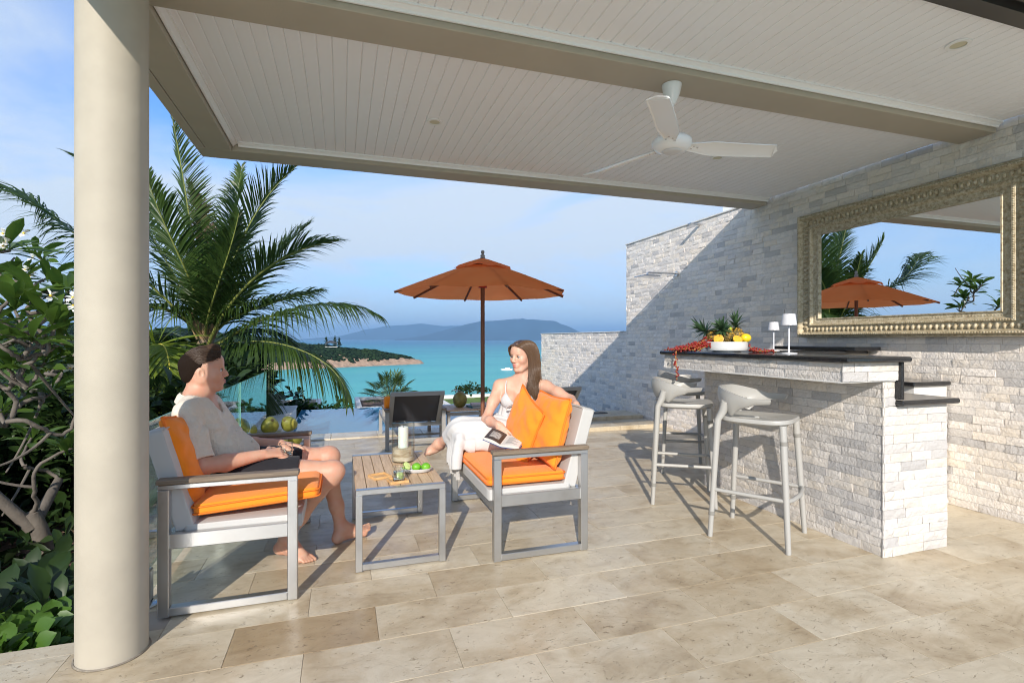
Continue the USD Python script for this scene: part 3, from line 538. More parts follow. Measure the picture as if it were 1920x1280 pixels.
# ================================================================ bar stools
GREY = plain('warm_grey_plastic', (0.36, 0.35, 0.325), 0.42, bump=(350, 0.0004))
PAD = plain('felt_pad', (0.22, 0.21, 0.19), 0.8)
def make_stool(label, loc, rotz):
    t = Thing('bar_stool', label, 'bar stool', 'bar stools at the white stone bar', loc=loc, rotz=rotz, local=True)
    m = trimesh.creation.box((2, 2, 2)); 
    g = np.linspace(0, 2 * PI, 48, endpoint=False); ce = lambda a, p: np.sign(np.cos(a)) * np.abs(np.cos(a)) ** p; se = lambda a, p: np.sign(np.sin(a)) * np.abs(np.sin(a)) ** p
    ring = lambda rx, ry, z, dx=0.0: np.stack([0.215 * rx * ce(g, .55) + dx, 0.205 * ry * se(g, .55), np.full(48, z) + 0.004 * np.cos(2 * g)], 1)
    layers = [ring(0.001, .001, 0.752), ring(.6, .6, 0.754), ring(.9, .9, 0.762), ring(.985, .985, 0.765), ring(1, 1, 0.758), ring(1, 1, .742), ring(.97, .97, .736), ring(.9, .9, .728), ring(.001, .001, .728)]
    v = np.vstack(layers); i = np.arange(48); j = (i + 1) % 48; f = []
    for q in range(len(layers) - 1): o = q * 48; f += [np.stack([o + i, o + 48 + j, o + j], 1), np.stack([o + i, o + 48 + i, o + 48 + j], 1)]
    t.part('seat', (v, np.vstack(f)), GREY, smooth=40)
    # backrest: a band that is deep behind the seat and runs out into two short arms
    ph = np.linspace(-1, 1, 41); A = ph * math.radians(118); a_ = np.abs(ph)
    top = 0.945 - 0.055 * np.clip((a_ - .25) / .5, 0, 1) ** 1.3; dep = np.interp(a_, [0, .35, .5, .62, .8, 1], [.140, .148, .150, .09, .042, .032])
    R = 0.235 + 0.02 * a_; rows = []
    for k in range(7):
        w = k / 6; zz = top - dep * w; rr = R - 0.022 * w + 0.018 * np.sin(PI * w) * (dep / .17) + 0.016 * (w - .5) * 0
        rows.append(np.stack([-rr * np.cos(A) * 1.02, rr * np.sin(A), zz], -1))
    out = np.stack(rows, 1); inn = out.copy(); nrm = np.stack([np.cos(A), -np.sin(A), 0 * A], -1)[:, None]; inn = inn + nrm * 0.016
    ringv = np.concatenate([out, inn[:, ::-1]], 1); nn = ringv.shape[1]; v = ringv.reshape(-1, 3); i = np.arange(nn); j = (i + 1) % nn; f = []
    for q in range(40): o = q * nn; f += [np.stack([o + i, o + nn + j, o + nn + i], 1), np.stack([o + i, o + j, o + nn + j], 1)]
    f += [np.array([(0, q, q + 1) for q in range(1, nn - 1)]), np.array([(40 * nn, 40 * nn + q + 1, 40 * nn + q) for q in range(1, nn - 1)])]
    t.part('backrest', (v, np.vstack(f)), GREY, smooth=50)
    for s in (-1, 1):
        foot = np.array([-0.235, 0.225 * s, 0]); mid = np.array([-0.195, 0.197 * s, 0.74]); up = np.array([-0.165, 0.188 * s, 0.80])
        t.part('leg', tube([foot, foot + (mid - foot) * .5, mid, up, (-0.150, 0.196 * s, .86)], [0.0155, 0.0175, 0.021, 0.026, 0.024], 12), GREY, smooth=50)
        ft = np.array([0.215, 0.225 * s, 0]); tp = np.array([0.175, 0.175 * s, 0.735])
        t.part('leg', tube([ft, ft + (tp - ft) * .5, tp], [0.0155, 0.0185, 0.021], 12), GREY, smooth=50)
        h = 0.30 / 0.74
        t.part('footrest', tube([foot + (mid - foot) * h, ft + (tp - ft) * h], 0.0125, 10), GREY, smooth=50)
        for p0, p1, hh in ((foot, mid, 0.2), (ft, tp, 0.86)):
            q = p0 + (p1 - p0) * hh; d = (p1 - p0) / np.linalg.norm(p1 - p0)
            t.part('band', tube([q - d * .012, q + d * .012], 0.0195 if hh < .5 else 0.0215, 12), PAD, smooth=50)
    h = 0.30 / 0.74; e = np.array([0.215, 0.225, 0]) + (np.array([0.175, 0.175, 0.735]) - (0.215, 0.225, 0)) * h
    t.part('footrest', tube([(e[0], -e[1], e[2]), (e[0] + .022, -e[1] * .7, e[2]), (e[0] + .034, 0, e[2]), (e[0] + .022, e[1] * .7, e[2]), e], 0.0135, 10), GREY, smooth=50)
    return t
st = make_stool('grey bar stool nearest the camera, turned with its back to the terrace', (2.545, 2.668, 0), math.radians(-58))
copy_of(st, 'bar_stool', 'grey bar stool in the middle, between the near stool and the hidden one', 'bar stool', 'bar stools at the white stone bar', (2.565, 3.475, 0), math.radians(-33))
copy_of(st, 'bar_stool', 'grey bar stool farthest from the camera, half hidden behind the end of the bar', 'bar stool', 'bar stools at the white stone bar', (3.16, 4.28, 0), math.radians(-25))

# ================================================================ cushions
ORANGE = mat('orange_canvas', {'g': ('geometry', {}), 'n': ('noise_texture', {'scale': 9.0, 'detail': 3.0}), 'r': ('rgb_ramp', {'ramp': [(0.3, (0.86, 0.235, 0.015)), (0.7, (0.90, 0.255, 0.018))]}), 'w': ('noise_texture', {'scale': 420.0, 'detail': 1.0}), 'b': ('bump', {'distance': 0.0018}), 'p': ('principled_bsdf', {'roughness': 0.8, 'specular_ior_level': 0.2, 'sheen_weight': 0.15})},
    [('g.position', 'n.vector'), ('n.fac', 'r.fac'), ('r.color', 'p.base_color'), ('g.position', 'w.vector'), ('w.fac', 'b.height'), ('b.normal', 'p.normal')])
SLING = plain('pale_grey_outdoor_fabric', (0.44, 0.43, 0.41), 0.75, bump=(500, 0.0006))
ALU = mat('brushed_aluminium', {'g': ('geometry', {}), 'mp': ('mapping', {'scale': (6, 6, 6)}), 'n': ('noise_texture', {'scale': 1.0, 'detail': 3.0}), 'r': ('map_range', {'from_min': 0.3, 'from_max': 0.7, 'to_min': 0.33, 'to_max': 0.40}), 'p': ('principled_bsdf', {'base_color': (0.57, 0.57, 0.565), 'metallic': 1.0})},
    [('g.position', 'mp.vector'), ('mp.vector', 'n.vector'), ('n.fac', 'r.value'), ('r.result', 'p.roughness')])
def wood(name, c0, c1, stretch):
    return mat(name, {'g': ('geometry', {}), 'at': ('attribute', {'attribute': 'tone'}), 'of': ('combine_xyz', {}), 'ml': ('math', {'math_type': 'multiply', 'value2': 9.0}), 'ad': ('vector_math', {'math_type': 'add'}), 'mp': ('mapping', {'scale': stretch}), 'n': ('noise_texture', {'scale': 1.0, 'detail': 6.0, 'roughness': 0.65, 'distortion': 0.4}), 'r': ('rgb_ramp', {'ramp': [(0.3, c0), (0.7, c1)]}), 'b': ('bump', {'distance': 0.001}), 'p': ('principled_bsdf', {'roughness': 0.55})},
        [('at.fac', 'ml.value1'), ('ml.value', 'of.x'), ('g.position', 'ad.vector1'), ('of.vector', 'ad.vector2'), ('ad.vector', 'mp.vector'), ('mp.vector', 'n.vector'), ('n.fac', 'r.fac'), ('r.color', 'p.base_color'), ('n.fac', 'b.height'), ('b.normal', 'p.normal')])
TEAK_Y = wood('pale_teak', (0.42, 0.28, 0.16), (0.64, 0.47, 0.30), (70, 5, 70))
ARMWOOD = wood('weathered_dark_wood', (0.11, 0.08, 0.055), (0.24, 0.185, 0.13), (6, 90, 90))
def pillow(w, h, t, seed, n=30):
    """A stuffed square pillow in the xz plane, its faces towards +-y, centre at the origin."""
    u, v = np.meshgrid(np.linspace(-1, 1, n), np.linspace(-1, 1, n), indexing='ij')
    ex, ez = 1 - 0.07 * (1 - v ** 2) ** 1.5 * np.abs(u) ** 3, 1 - 0.07 * (1 - u ** 2) ** 1.5 * np.abs(v) ** 3
    X, Z = u * w / 2 * ex, v * h / 2 * ez
    T = t / 2 * ((1 - np.abs(u) ** 2.4) * (1 - np.abs(v) ** 2.4)).clip(0) ** 0.55
    wr = lambda q: (meshkit.fbm(np.stack([u * 2.2 + q, v * 2.2, 0 * u + seed], -1), 3, seed) - .5) * 0.030 + 0.009 * np.sin((u * 2 + v * 3) * 4 + 5 * meshkit.noise(np.stack([u * 2, v * 2, 0 * u + q], -1), seed)) * (np.abs(u * v) ** .5)
    F = np.stack([X, -T - wr(0) * (T > 0.002), Z], -1).reshape(-1, 3); B = np.stack([X, T + wr(5) * (T > .002), Z], -1).reshape(-1, 3); g = grid_mesh(n, n)
    idx = np.arange(n * n).reshape(n, n); rim = np.concatenate([idx[:, 0], idx[-1, 1:], idx[-2::-1, -1], idx[0, -2:0:-1], idx[:1, 0]])
    return cat((F, g), (B, g[:, ::-1])), tube(F[rim], 0.0065, 6, cap=False)
def place(m, tilt, turn, at):
    """Leans a pillow back by tilt about x, then turns it about z, and puts its middle at a point."""
    return mv(rot(rot(m, (1, 0, 0), tilt), (0, 0, 1), turn), at)
def put_pillow(label, w, h, t, seed, tilt, turn, at, roll=0.0):
    b, p = pillow(w, h, t, seed); q = Thing('pillow', label, 'pillow', loc=at)
    q.part('cover', place(rot(b, (0, 1, 0), roll), tilt, turn, at), ORANGE, smooth=60); q.part('piping', place(rot(p, (0, 1, 0), roll), tilt, turn, at), plain('orange_piping_%d' % seed, (0.78, 0.17, 0.01), 0.8), smooth=True)
def puff(x0, x1, y0, y1, z0, z1, r, bulge=0.008, seed=0, n=22):
    c = np.array([(x0 + x1) / 2, (y0 + y1) / 2, (z0 + z1) / 2]); h = np.array([(x1 - x0) / 2, (y1 - y0) / 2, (z1 - z0) / 2]); g = np.linspace(-1, 1, n); u, v = np.meshgrid(g, g, indexing='ij'); vs, fs, o = [], [], 0
    for ax in range(3):
        for s in (-1, 1):
            p = np.zeros((n, n, 3)); p[..., ax] = s; p[..., (ax + 1) % 3] = u; p[..., (ax + 2) % 3] = v; vs.append(p.reshape(-1, 3)); F = grid_mesh(n, n); fs.append((F if s > 0 else F[:, ::-1]) + o); o += n * n
    p = np.vstack(vs) * h; inner = np.clip(p, -(h - r), h - r); d = p - inner; L = np.linalg.norm(d, axis=1, keepdims=True); p = inner + d / np.maximum(L, 1e-9) * np.minimum(L, r)
    q = p / h; p[:, 2] += bulge * (1 - np.abs(q[:, 0]) ** 2).clip(0) * (1 - np.abs(q[:, 1]) ** 2).clip(0) * np.sign(q[:, 2]) + 0.006 * (meshkit.fbm((p + c) * 7, 3, seed) - .5) * (q[:, 2] > 0)
    m = trimesh.Trimesh(p + c, np.vstack(fs), process=False); m.merge_vertices(digits_vertex=6); return arr(m)

# ================================================================ sofas
def make_sofa(label, loc, rotz, L):
    """A two-seat outdoor sofa: back at x=0, front at x=0.58, arms at y=0 and y=L."""
    t = Thing('sofa', label, 'sofa', 'pair of aluminium garden sofas', loc=loc, rotz=rotz, local=True); w = 0.045
    for y in (0.0225, L - 0.0225):
        t.part('leg', box(0, w, y - w / 2, y + w / 2, 0.004, 0.575, 0.003), ALU); t.part('leg', box(0.58 - w, 0.58, y - w / 2, y + w / 2, 0.004, 0.575, 0.003), ALU)
        t.part('bottom_rail', box(w, 0.58 - w, y - w / 2, y + w / 2, 0.008, 0.045, 0.003), ALU)
        t.part('arm_rail', box(0, 0.58, y - w / 2, y + w / 2, 0.576, 0.598, 0.003), ALU)
        t.part('armrest', box(-0.006, 0.588, y - 0.029, y + 0.029, 0.599, 0.622, 0.005), ARMWOOD, tone=0.3 + y)
        ys = y + (0.006 if y < .1 else -0.006)
        t.part('side_rail', box(w - 0.004, 0.58 - w + 0.004, ys - 0.017, ys + 0.017, 0.305, 0.372, 0.003), ALU)
    t.part('front_rail', box(0.545, 0.575, 0.046, L - 0.046, 0.27, 0.372, 0.004), ALU)
    t.part('back_rail', box(0.03, 0.06, 0.046, L - 0.046, 0.305, 0.372, 0.004), ALU)
    t.part('seat_base', puff(0.085, 0.60, 0.048, L - 0.048, 0.33, 0.402, 0.012, 0.003), SLING, smooth=50)
    b = puff(-0.042, 0.042, 0.05, L - 0.05, -0.245, 0.245, 0.012, 0.0)
    t.part('back_panel', mv(rot(b, (0, 1, 0), math.radians(-16)), (0.034, 0, 0.60)), SLING, smooth=50)
    t.part('back_seam', mv(rot(cat(*[tube([(s * 0.0425, 0.06, 0.235), (s * .0425, L - .06, .235)], 0.003, 6) for s in (-1, 1)]), (0, 1, 0), math.radians(-16)), (0.034, 0, 0.60)), SLING)
    return t
LS, RS = (-0.78, 2.69, 0), (1.39, 3.985, 0)
s1 = make_sofa('aluminium framed grey sofa on the left that the man sits on', LS, 0.0, 1.15)
s2 = make_sofa('aluminium framed grey sofa on the right that the woman sits on', RS, PI, 1.20)
c = Thing('seat_cushion', 'flat orange seat cushion under the man on the left sofa', 'cushion', loc=(-0.4, 3.3, 0.41))
c.part('cover', rot(puff(-0.66, -0.10, 2.75, 3.78, 0.418, 0.487, 0.03, 0.012, 3), (0, 1, 0), math.radians(-4), (-0.66, 0, 0.42)), ORANGE, smooth=60)
SEAM = plain('orange_seam', (0.70, 0.16, 0.01), 0.8)
def seam(x0, x1, y0, y1, z, r=.03):
    a = np.linspace(0, PI / 2, 6); cs = [(x1 - r, y1 - r, 0), (x0 + r, y1 - r, 1), (x0 + r, y0 + r, 2), (x1 - r, y0 + r, 3)]
    P = [(cx + r * math.cos(t + k * PI / 2), cy + r * math.sin(t + k * PI / 2), z) for cx, cy, k in cs for t in a]; return tube(P + P[:1], 0.0042, 6, cap=False)
c.part('piping', rot(cat(seam(-0.662, -0.098, 2.748, 3.782, 0.468), seam(-0.662, -0.098, 2.748, 3.782, 0.436)), (0, 1, 0), math.radians(-4), (-0.66, 0, 0.42)), SEAM, smooth=True)
c = Thing('seat_cushion', 'flat orange seat cushion on the right sofa under the open book', 'cushion', loc=(1.05, 3.4, 0.405))
c.part('cover', puff(0.785, 1.27, 2.835, 3.93, 0.407, 0.478, 0.03, 0.012, 4), ORANGE, smooth=60)
c.part('piping', cat(seam(0.783, 1.272, 2.833, 3.932, 0.459), seam(0.783, 1.272, 2.833, 3.932, 0.426)), SEAM, smooth=True)
put_pillow('orange pillow behind the back of the man', 0.46, 0.46, 0.12, 2, -0.27, PI / 2 + 0.04, (-0.735, 3.015, 0.655), 0.05)
put_pillow('bright orange pillow nearest the camera on the right sofa', 0.44, 0.42, 0.16, 3, -0.24, -PI / 2 + 0.06, (1.235, 3.045, 0.695), 0.03)
put_pillow('darker orange pillow between the woman and the nearest pillow', 0.44, 0.44, 0.14, 4, -0.20, -PI / 2 + 0.05, (1.130, 3.215, 0.665), 0.34)

# ================================================================ coffee table and what stands on it
tb = Thing('coffee_table', 'low coffee table with pale teak slats and aluminium frame', 'table', loc=(0.315, 3.36, 0))
TX0, TX1, TY0, TY1 = 0.072, 0.558, 2.895, 3.80; w = 0.036
for y in (TY0, TY1 - w):
    for x in (TX0, TX1 - w): tb.part('leg', box(x, x + w, y, y + w, 0.004, 0.412, 0.002), ALU)
    tb.part('bottom_rail', box(TX0 + w, TX1 - w, y + .002, y + w - .002, 0.010, 0.042, 0.002), ALU)
    tb.part('top_rail', box(TX0, TX1, y - .001, y + w + .001, 0.413, 0.442, 0.003), ALU)
for x in (TX0, TX1 - 0.02): tb.part('side_rail', box(x + .003, x + 0.017, TY0 + w + .002, TY1 - w - .002, 0.385, 0.412, 0.002), ALU)
sw = (TX1 - TX0) / 8
for k in range(8): tb.part('slat', box(TX0 + sw * k + 0.0018, TX0 + sw * (k + 1) - 0.0018, TY0 + w + 0.003, TY1 - w - 0.003, 0.4135, 0.439, 0.002), TEAK_Y, tone=float(rng.random()))
TZ = 0.4395
CLEAR = mat('drinking_glass', {'p': ('principled_bsdf', {'base_color': (0.97, 0.99, 0.985), 'roughness': 0.0, 'transmission_weight': 1.0, 'ior': 1.45})}, [])
HURRI = mat('hurricane_glass', {'lw': ('layer_weight', {'blend': 0.5}), 'pw': ('math', {'math_type': 'power', 'value2': 3.0}), 'f': ('math', {'math_type': 'multiply_add', 'value2': 0.5, 'value3': 0.03}), 't': ('transparent_bsdf', {'color': (0.93, 0.94, 0.93)}), 'gl': ('glossy_bsdf', {'roughness': 0.02}), 'm': ('mix_closure', {})}, [('lw.facing', 'pw.value1'), ('pw.value', 'f.value1'), ('f.value', 'm.fac'), ('t.BSDF', 'm.closure1'), ('gl.BSDF', 'm.closure2')], surface='m.closure')
WAX = plain('candle_wax', (0.80, 0.77, 0.70), 0.5, subsurface_weight=0.3, subsurface_scale=0.02)
SAND = mat('beach_sand', {'g': ('geometry', {}), 'sx': ('separate_xyz', {}), 'mp': ('mapping', {'scale': (12, 12, 60)}), 'n': ('noise_texture', {'scale': 1.0, 'detail': 4.0, 'distortion': 0.6}), 'r': ('rgb_ramp', {'ramp': [(0.3, (0.30, 0.22, 0.13)), (0.5, (0.47, 0.39, 0.28)), (0.7, (0.62, 0.56, 0.46))]}), 'p': ('principled_bsdf', {'roughness': 0.9})}, [('g.position', 'mp.vector'), ('mp.vector', 'n.vector'), ('n.fac', 'r.fac'), ('r.color', 'p.base_color')])
hx_, hy_ = 0.392, 3.52
hl = Thing('hurricane_vase', 'tall clear glass hurricane vase half filled with sand', 'vase', loc=(hx_, hy_, TZ))
hl.part('glass', lathe([(0, 0.0), (0.072, 0.0), (0.075, 0.004), (0.075, 0.255), (0.0735, 0.258), (0.072, 0.255), (0.072, 0.008), (0, 0.008)], 56, (hx_, hy_, TZ)), HURRI, smooth=40)
hl.part('sand', lathe([(0, 0.009), (0.0705, 0.009), (0.0705, 0.088), (0.05, 0.094), (0.0, 0.086)], 48, (hx_, hy_, TZ)), SAND, smooth=40)
cd = Thing('candle', 'thick white pillar candle inside the glass hurricane vase', 'candle', loc=(hx_, hy_, TZ + 0.09))
cd.part('wax', lathe([(0, 0.088), (0.034, 0.088), (0.034, 0.222), (0.031, 0.227), (0.022, 0.222), (0, 0.221)], 40, (hx_, hy_, TZ)), WAX, smooth=40)
cd.part('wick', tube([(hx_, hy_, TZ + 0.2205), (hx_ + .002, hy_, TZ + 0.236)], 0.0016, 6), DARK)
BAMBOO = wood('bamboo', (0.48, 0.27, 0.10), (0.66, 0.42, 0.19), (30, 30, 30))
def coaster(lab, x, y, a, s=0.052):
    t = Thing('coaster', lab, 'coaster', loc=(x, y, TZ)); P = lambda m: mv(rot(m, (0, 0, 1), a), (x, y, TZ))
    t.part('base', P(box(-s, s, -s, s, 0.0008, 0.005)), BAMBOO, tone=0.2)
    for k in range(4): t.part('rim', P(rot(box(-s, s - .007, s - 0.007, s, 0.0052, 0.015), (0, 0, 1), k * PI / 2)), BAMBOO, tone=0.2 * k)
coaster('empty square bamboo coaster on the left of the coffee table', 0.215, 3.145, 0.35)
coaster('square bamboo coaster under the glass of lime water', 0.305, 3.02, 0.15)
WATER = mat('lime_water', {'p': ('principled_bsdf', {'base_color': (0.96, 0.985, 0.95), 'roughness': 0.0, 'transmission_weight': 1.0, 'ior': 1.33})}, [])
LIME = plain('lime_skin', (0.13, 0.36, 0.02), 0.35, bump=(180, 0.0008), vary=(20, 0.25))
LIMEIN = plain('lime_flesh', (0.55, 0.66, 0.25), 0.3, vary=(60, 0.2))
def tumbler(lab, c, r, h, fill, axis=None):
    t = Thing('glass', lab, 'glass', loc=c); P = (lambda m: m)
    t.part('tumbler', lathe([(0, 0.0), (r * .9, 0.0), (r * .97, 0.004), (r, h * .35), (r * .97, h), (r * .94, h + .001), (r * .965, h * .35), (r * .92, 0.010), (0, 0.009)], 40, c), CLEAR, smooth=40)
    t.part('water', lathe([(0, 0.0098), (r * .905, 0.0108), (r * .955, h * .35), (r * .95, h * fill), (0, h * fill)], 40, c), WATER, smooth=40)
    return t
g1 = tumbler('tumbler of water with a lime slice standing on a bamboo coaster', (0.312, 3.03, TZ + 0.0055), 0.034, 0.078, 0.62)
g1.part('lime_slice', mv(rot(lathe([(0, -0.002), (0.020, -0.002), (0.0215, 0), (0.020, 0.002), (0, 0.002)], 24), (1, 0.3, 0), 0.9), (0.318, 3.015, TZ + 0.034)), LIMEIN, smooth=30)
DISH = plain('white_porcelain', (0.58, 0.58, 0.57), 0.2)
ds = Thing('dish', 'small oval white porcelain dish holding the limes', 'dish', loc=(0.44, 3.2, TZ))
dm = lathe([(0, 0.001), (0.6, 0.001), (0.85, 0.006), (1.0, 0.026), (0.96, 0.0265), (0.82, 0.010), (0, 0.006)], 44); v_, f_ = dm; v_ = v_ * (0.095, 0.052, 1)
ds.part('bowl', mv(rot((v_, f_), (0, 0, 1), -0.25), (0.435, 3.2, TZ)), DISH, smooth=50)
def lime(lab, c, r=0.026):
    t = Thing('lime', lab, 'lime', loc=c); m = ball(c, (r * 1.1, r, r * .97), 3); t.part('skin', m, LIME, smooth=True); t.part('stem_end', ball((c[0] + r * 1.08, c[1] - .004, c[2]), 0.004, 1), LIMEIN, smooth=True)
lime('whole lime in the middle of the white dish', (0.435, 3.19, TZ + 0.034)); lime('whole lime at the right end of the white dish', (0.490, 3.175, TZ + 0.034))
lw = Thing('lime_wedge', 'cut lime half at the left end of the white dish', 'lime', loc=(0.385, 3.22, TZ + .03))
q = trimesh.creation.icosphere(3, 0.026).slice_plane((0, 0, 0), (0, 0, -1)); P = lambda m: mv(rot(rot(m, (0, 1, 0), -0.9), (0, 0, 1), 2.3), (0.383, 3.222, TZ + 0.038))
lw.part('peel', P(q), LIME, smooth=40); lw.part('flesh', P(lathe([(0, 0.0015), (0.0258, 0.0)], 28)), LIMEIN)

# ================================================================ things on the bar
ZT = 1.1522
LAMPW = plain('lamp_white_metal', (0.58, 0.58, 0.60), 0.35)
def table_lamp(lab, x, y, z, s):
    t = Thing('table_lamp', lab, 'lamp', 'white table lamps on the bar', loc=(x, y, z))
    t.part('base', lathe([(0, 0), (0.052 * s, 0), (0.052 * s, 0.006), (0.01, 0.010), (0, 0.010)], 32, (x, y, z)), LAMPW, smooth=40)
    t.part('stem', cyl((x, y, z + .0095), 0.0065 * s, 0.20 * s, 14), LAMPW, smooth=40)
    t.part('lamp_shade', lathe([(0.0, 0.272 * s), (0.038 * s, 0.272 * s), (0.040 * s, 0.270 * s), (0.050 * s, 0.195 * s), (0.048 * s, 0.195 * s), (0.037 * s, 0.266 * s), (0, 0.266 * s)], 40, (x, y, z)), LAMPW, smooth=40)
table_lamp('larger looking white table lamp on the near bar top', 2.925, 2.80, ZT, 1.0)
table_lamp('smaller looking white table lamp on the far bar top beside the fruit', 3.59, 3.60, 1.1502, 0.92)
BC = np.array((2.88, 3.36, ZT))
bw = Thing('fruit_bowl', 'wide white bowl of tropical fruit on the bar top', 'bowl', loc=BC)
bw.part('bowl', lathe([(0, 0.0), (0.105, 0.0), (0.105, 0.008), (0.15, 0.012), (0.158, 0.03), (0.155, 0.078), (0.150, 0.080), (0.147, 0.076), (0.150, 0.032), (0.142, 0.02), (0, 0.018)], 56, BC), DISH, smooth=50)
PINE = mat('pineapple_rind', {'tc': ('texture_coordinate', {}), 'v': ('voronoi_texture', {'scale': 40.0, 'feature': 'f1'}), 'r': ('rgb_ramp', {'ramp': [(0.0, (0.62, 0.40, 0.05)), (0.25, (0.50, 0.28, 0.03)), (0.45, (0.16, 0.10, 0.02)), (1, (0.08, 0.07, 0.02))]}), 'p': ('principled_bsdf', {'roughness': 0.6})}, [('tc.object', 'v.vector'), ('v.distance', 'r.fac'), ('r.color', 'p.base_color')])
TUFT = leafy('pineapple_leaf', (0.035, 0.075, 0.03), (0.06, 0.12, 0.05), (0.13, 0.18, 0.10), 0.1, 0.5, 30)
def blade_leaf(L, w, droop, n=7, fold=0.25):
    """A pointed leaf from the origin along +x, arching upward then down."""
    s = np.linspace(0, 1, n); hw = w * np.sin(PI * np.clip(s * .92 + .06, 0, 1)) ** 0.8 * (1 - s * .4); x = L * s; z = droop * L * (s ** 2) * -1
    v = np.stack([np.stack([x, -hw, z + hw * fold], 1), np.stack([x, 0 * s, z], 1), np.stack([x, hw, z + hw * fold], 1)], 1).reshape(-1, 3)
    return v, grid_mesh(n, 3)
def pineapple(lab, base, top, r, L, seed):
    base, top = np.array(base), np.array(top); q = np.random.default_rng(seed); t = Thing('pineapple', lab, 'pineapple', 'pineapples in the fruit bowl', loc=base)
    d = (top - base) / np.linalg.norm(top - base); H = np.linalg.norm(top - base); _, u, w = frame_of(d); M = np.stack([u, w, d], 1)
    pr = [(r * math.sin(PI * k) ** .55 + .001, H * k) for k in np.linspace(0.02, .97, 12)]; v, f = lathe(pr, 28)
    t.part('fruit', (v @ M.T + base, f), PINE, smooth=True)
    eyes = [ball((r * 1.0 * math.sin(PI * (k + .5) / 9) ** .55 * math.cos(a), r * math.sin(PI * (k + .5) / 9) ** .55 * math.sin(a), H * (k + .5) / 9), (.0075, .0075, .0075), 1) for k in range(1, 9) for a in (np.arange(12) + .5 * (k % 2)) * PI / 6]
    v, f = cat(*eyes); t.part('eyes', (v @ M.T + base, f), PINE, smooth=True)
    for k in range(34):
        up = k / 34; a = k * 2.4; lf = rot(blade_leaf(L * q.uniform(.75, 1.1) * (0.65 + .45 * up), 0.0125, q.uniform(.15, .5) * (1.3 - up)), (0, 1, 0), -(0.25 + 1.2 * up)); v, f = rot(lf, (0, 0, 1), a)
        t.part('leaf', ((v + (0, 0, H * .95 + .035 * up)) @ M.T + base, f), TUFT, smooth=True)
pineapple('pineapple leaning left over the rim of the bowl', BC + (-0.005, 0.05, 0.075), BC + (-0.12, 0.075, 0.155), 0.052, 0.135, 1)
pineapple('pineapple leaning towards the camera in the middle of the bowl', BC + (0.03, 0.01, 0.085), BC + (-0.055, -0.035, 0.165), 0.055, 0.115, 2)
pineapple('pineapple standing upright at the back right of the bowl', BC + (0.075, -0.03, 0.06), BC + (0.075, -0.02, 0.19), 0.055, 0.115, 3)
YEL = plain('yellow_fruit_skin', (0.80, 0.55, 0.02), 0.3, bump=(120, 0.0008)); PULP = plain('orange_fruit_pulp', (0.80, 0.38, 0.04), 0.35, vary=(70, 0.3)); GRN = plain('green_fruit_skin', (0.38, 0.46, 0.06), 0.35)
def fruit(name, lab, cat_, c, r, m): t = Thing(name, lab, cat_, loc=c); t.part('skin', ball(c, r, 3), m, smooth=True); t.part('stem_end', ball((c[0] + r[0] * .96, c[1], c[2]), 0.005, 1), GRN, smooth=True)
fruit('yellow_fruit', 'whole yellow fruit at the right rim of the bowl', 'fruit', BC + (0.085, -0.115, 0.108), (0.042, 0.035, 0.034), YEL)
fruit('green_fruit', 'yellow green fruit between the two right pineapples', 'fruit', BC + (0.03, 0.02, 0.175), (0.035, 0.035, 0.035), GRN)
def halved(lab, c, r, tilt, turn):
    t = Thing('halved_fruit', lab, 'fruit', loc=c); h = trimesh.creation.icosphere(3, r).slice_plane((0, 0, 0), (0, 0, -1)); P = lambda m: mv(rot(rot(m, (1, 0, 0), tilt), (0, 0, 1), turn), c)
    t.part('peel', P(h), YEL, smooth=40); t.part('flesh', P(lathe([(0, 0.001), (r * .88, 0.001), (r * .99, 0)], 28)), PULP)
halved('cut yellow fruit half at the left rim of the bowl', BC + (-0.115, -0.05, 0.10), 0.037, 1.35, -0.9)
halved('cut yellow fruit half beside the whole yellow fruit', BC + (0.0, -0.125, 0.10), 0.036, 0.9, -0.3)
BERRY = mat('red_palm_berry', {'g': ('geometry', {}), 'r': ('rgb_ramp', {'ramp': [(0.0, (0.24, 0.014, 0.008)), (0.4, (0.50, 0.045, 0.014)), (0.62, (0.70, 0.15, 0.02)), (0.85, (0.80, 0.36, 0.04)), (1, (0.82, 0.5, 0.08))]}), 'p': ('principled_bsdf', {'roughness': 0.3})}, [('g.random_per_island', 'r.fac'), ('r.color', 'p.base_color')])
def berries(lab, strands, seed, dense=0.011):
    q = np.random.default_rng(seed); t = Thing('berry_cluster', lab, 'berries', 'strands of red palm berries', loc=strands[0][0]); bs, stm = [], []
    for pts in strands:
        P = np.array(pts, float); tt = np.linspace(0, 1, 14); k = np.linspace(0, 1, len(P)); C = np.stack([np.interp(tt, k, P[:, i]) for i in range(3)], 1); stm.append(tube(C, 0.0025, 5))
        L = np.linalg.norm(np.diff(C, axis=0), axis=1).sum()
        for s in np.arange(0, 1, dense / L):
            c = np.array([np.interp(s, tt, C[:, i]) for i in range(3)]) + q.normal(0, 0.007, 3); c[2] = max(c[2], ZT + .0075) if c[0] > 2.59 else c[2]; bs.append(ball(c, q.uniform(0.0055, 0.0085), 1))
    t.part('stems', cat(*stm), plain('berry_stem_%d' % seed, (0.45, 0.28, 0.06), 0.6), smooth=True); t.part('berry', cat(*bs), BERRY, smooth=True, kind='stuff')
q = np.random.default_rng(4)
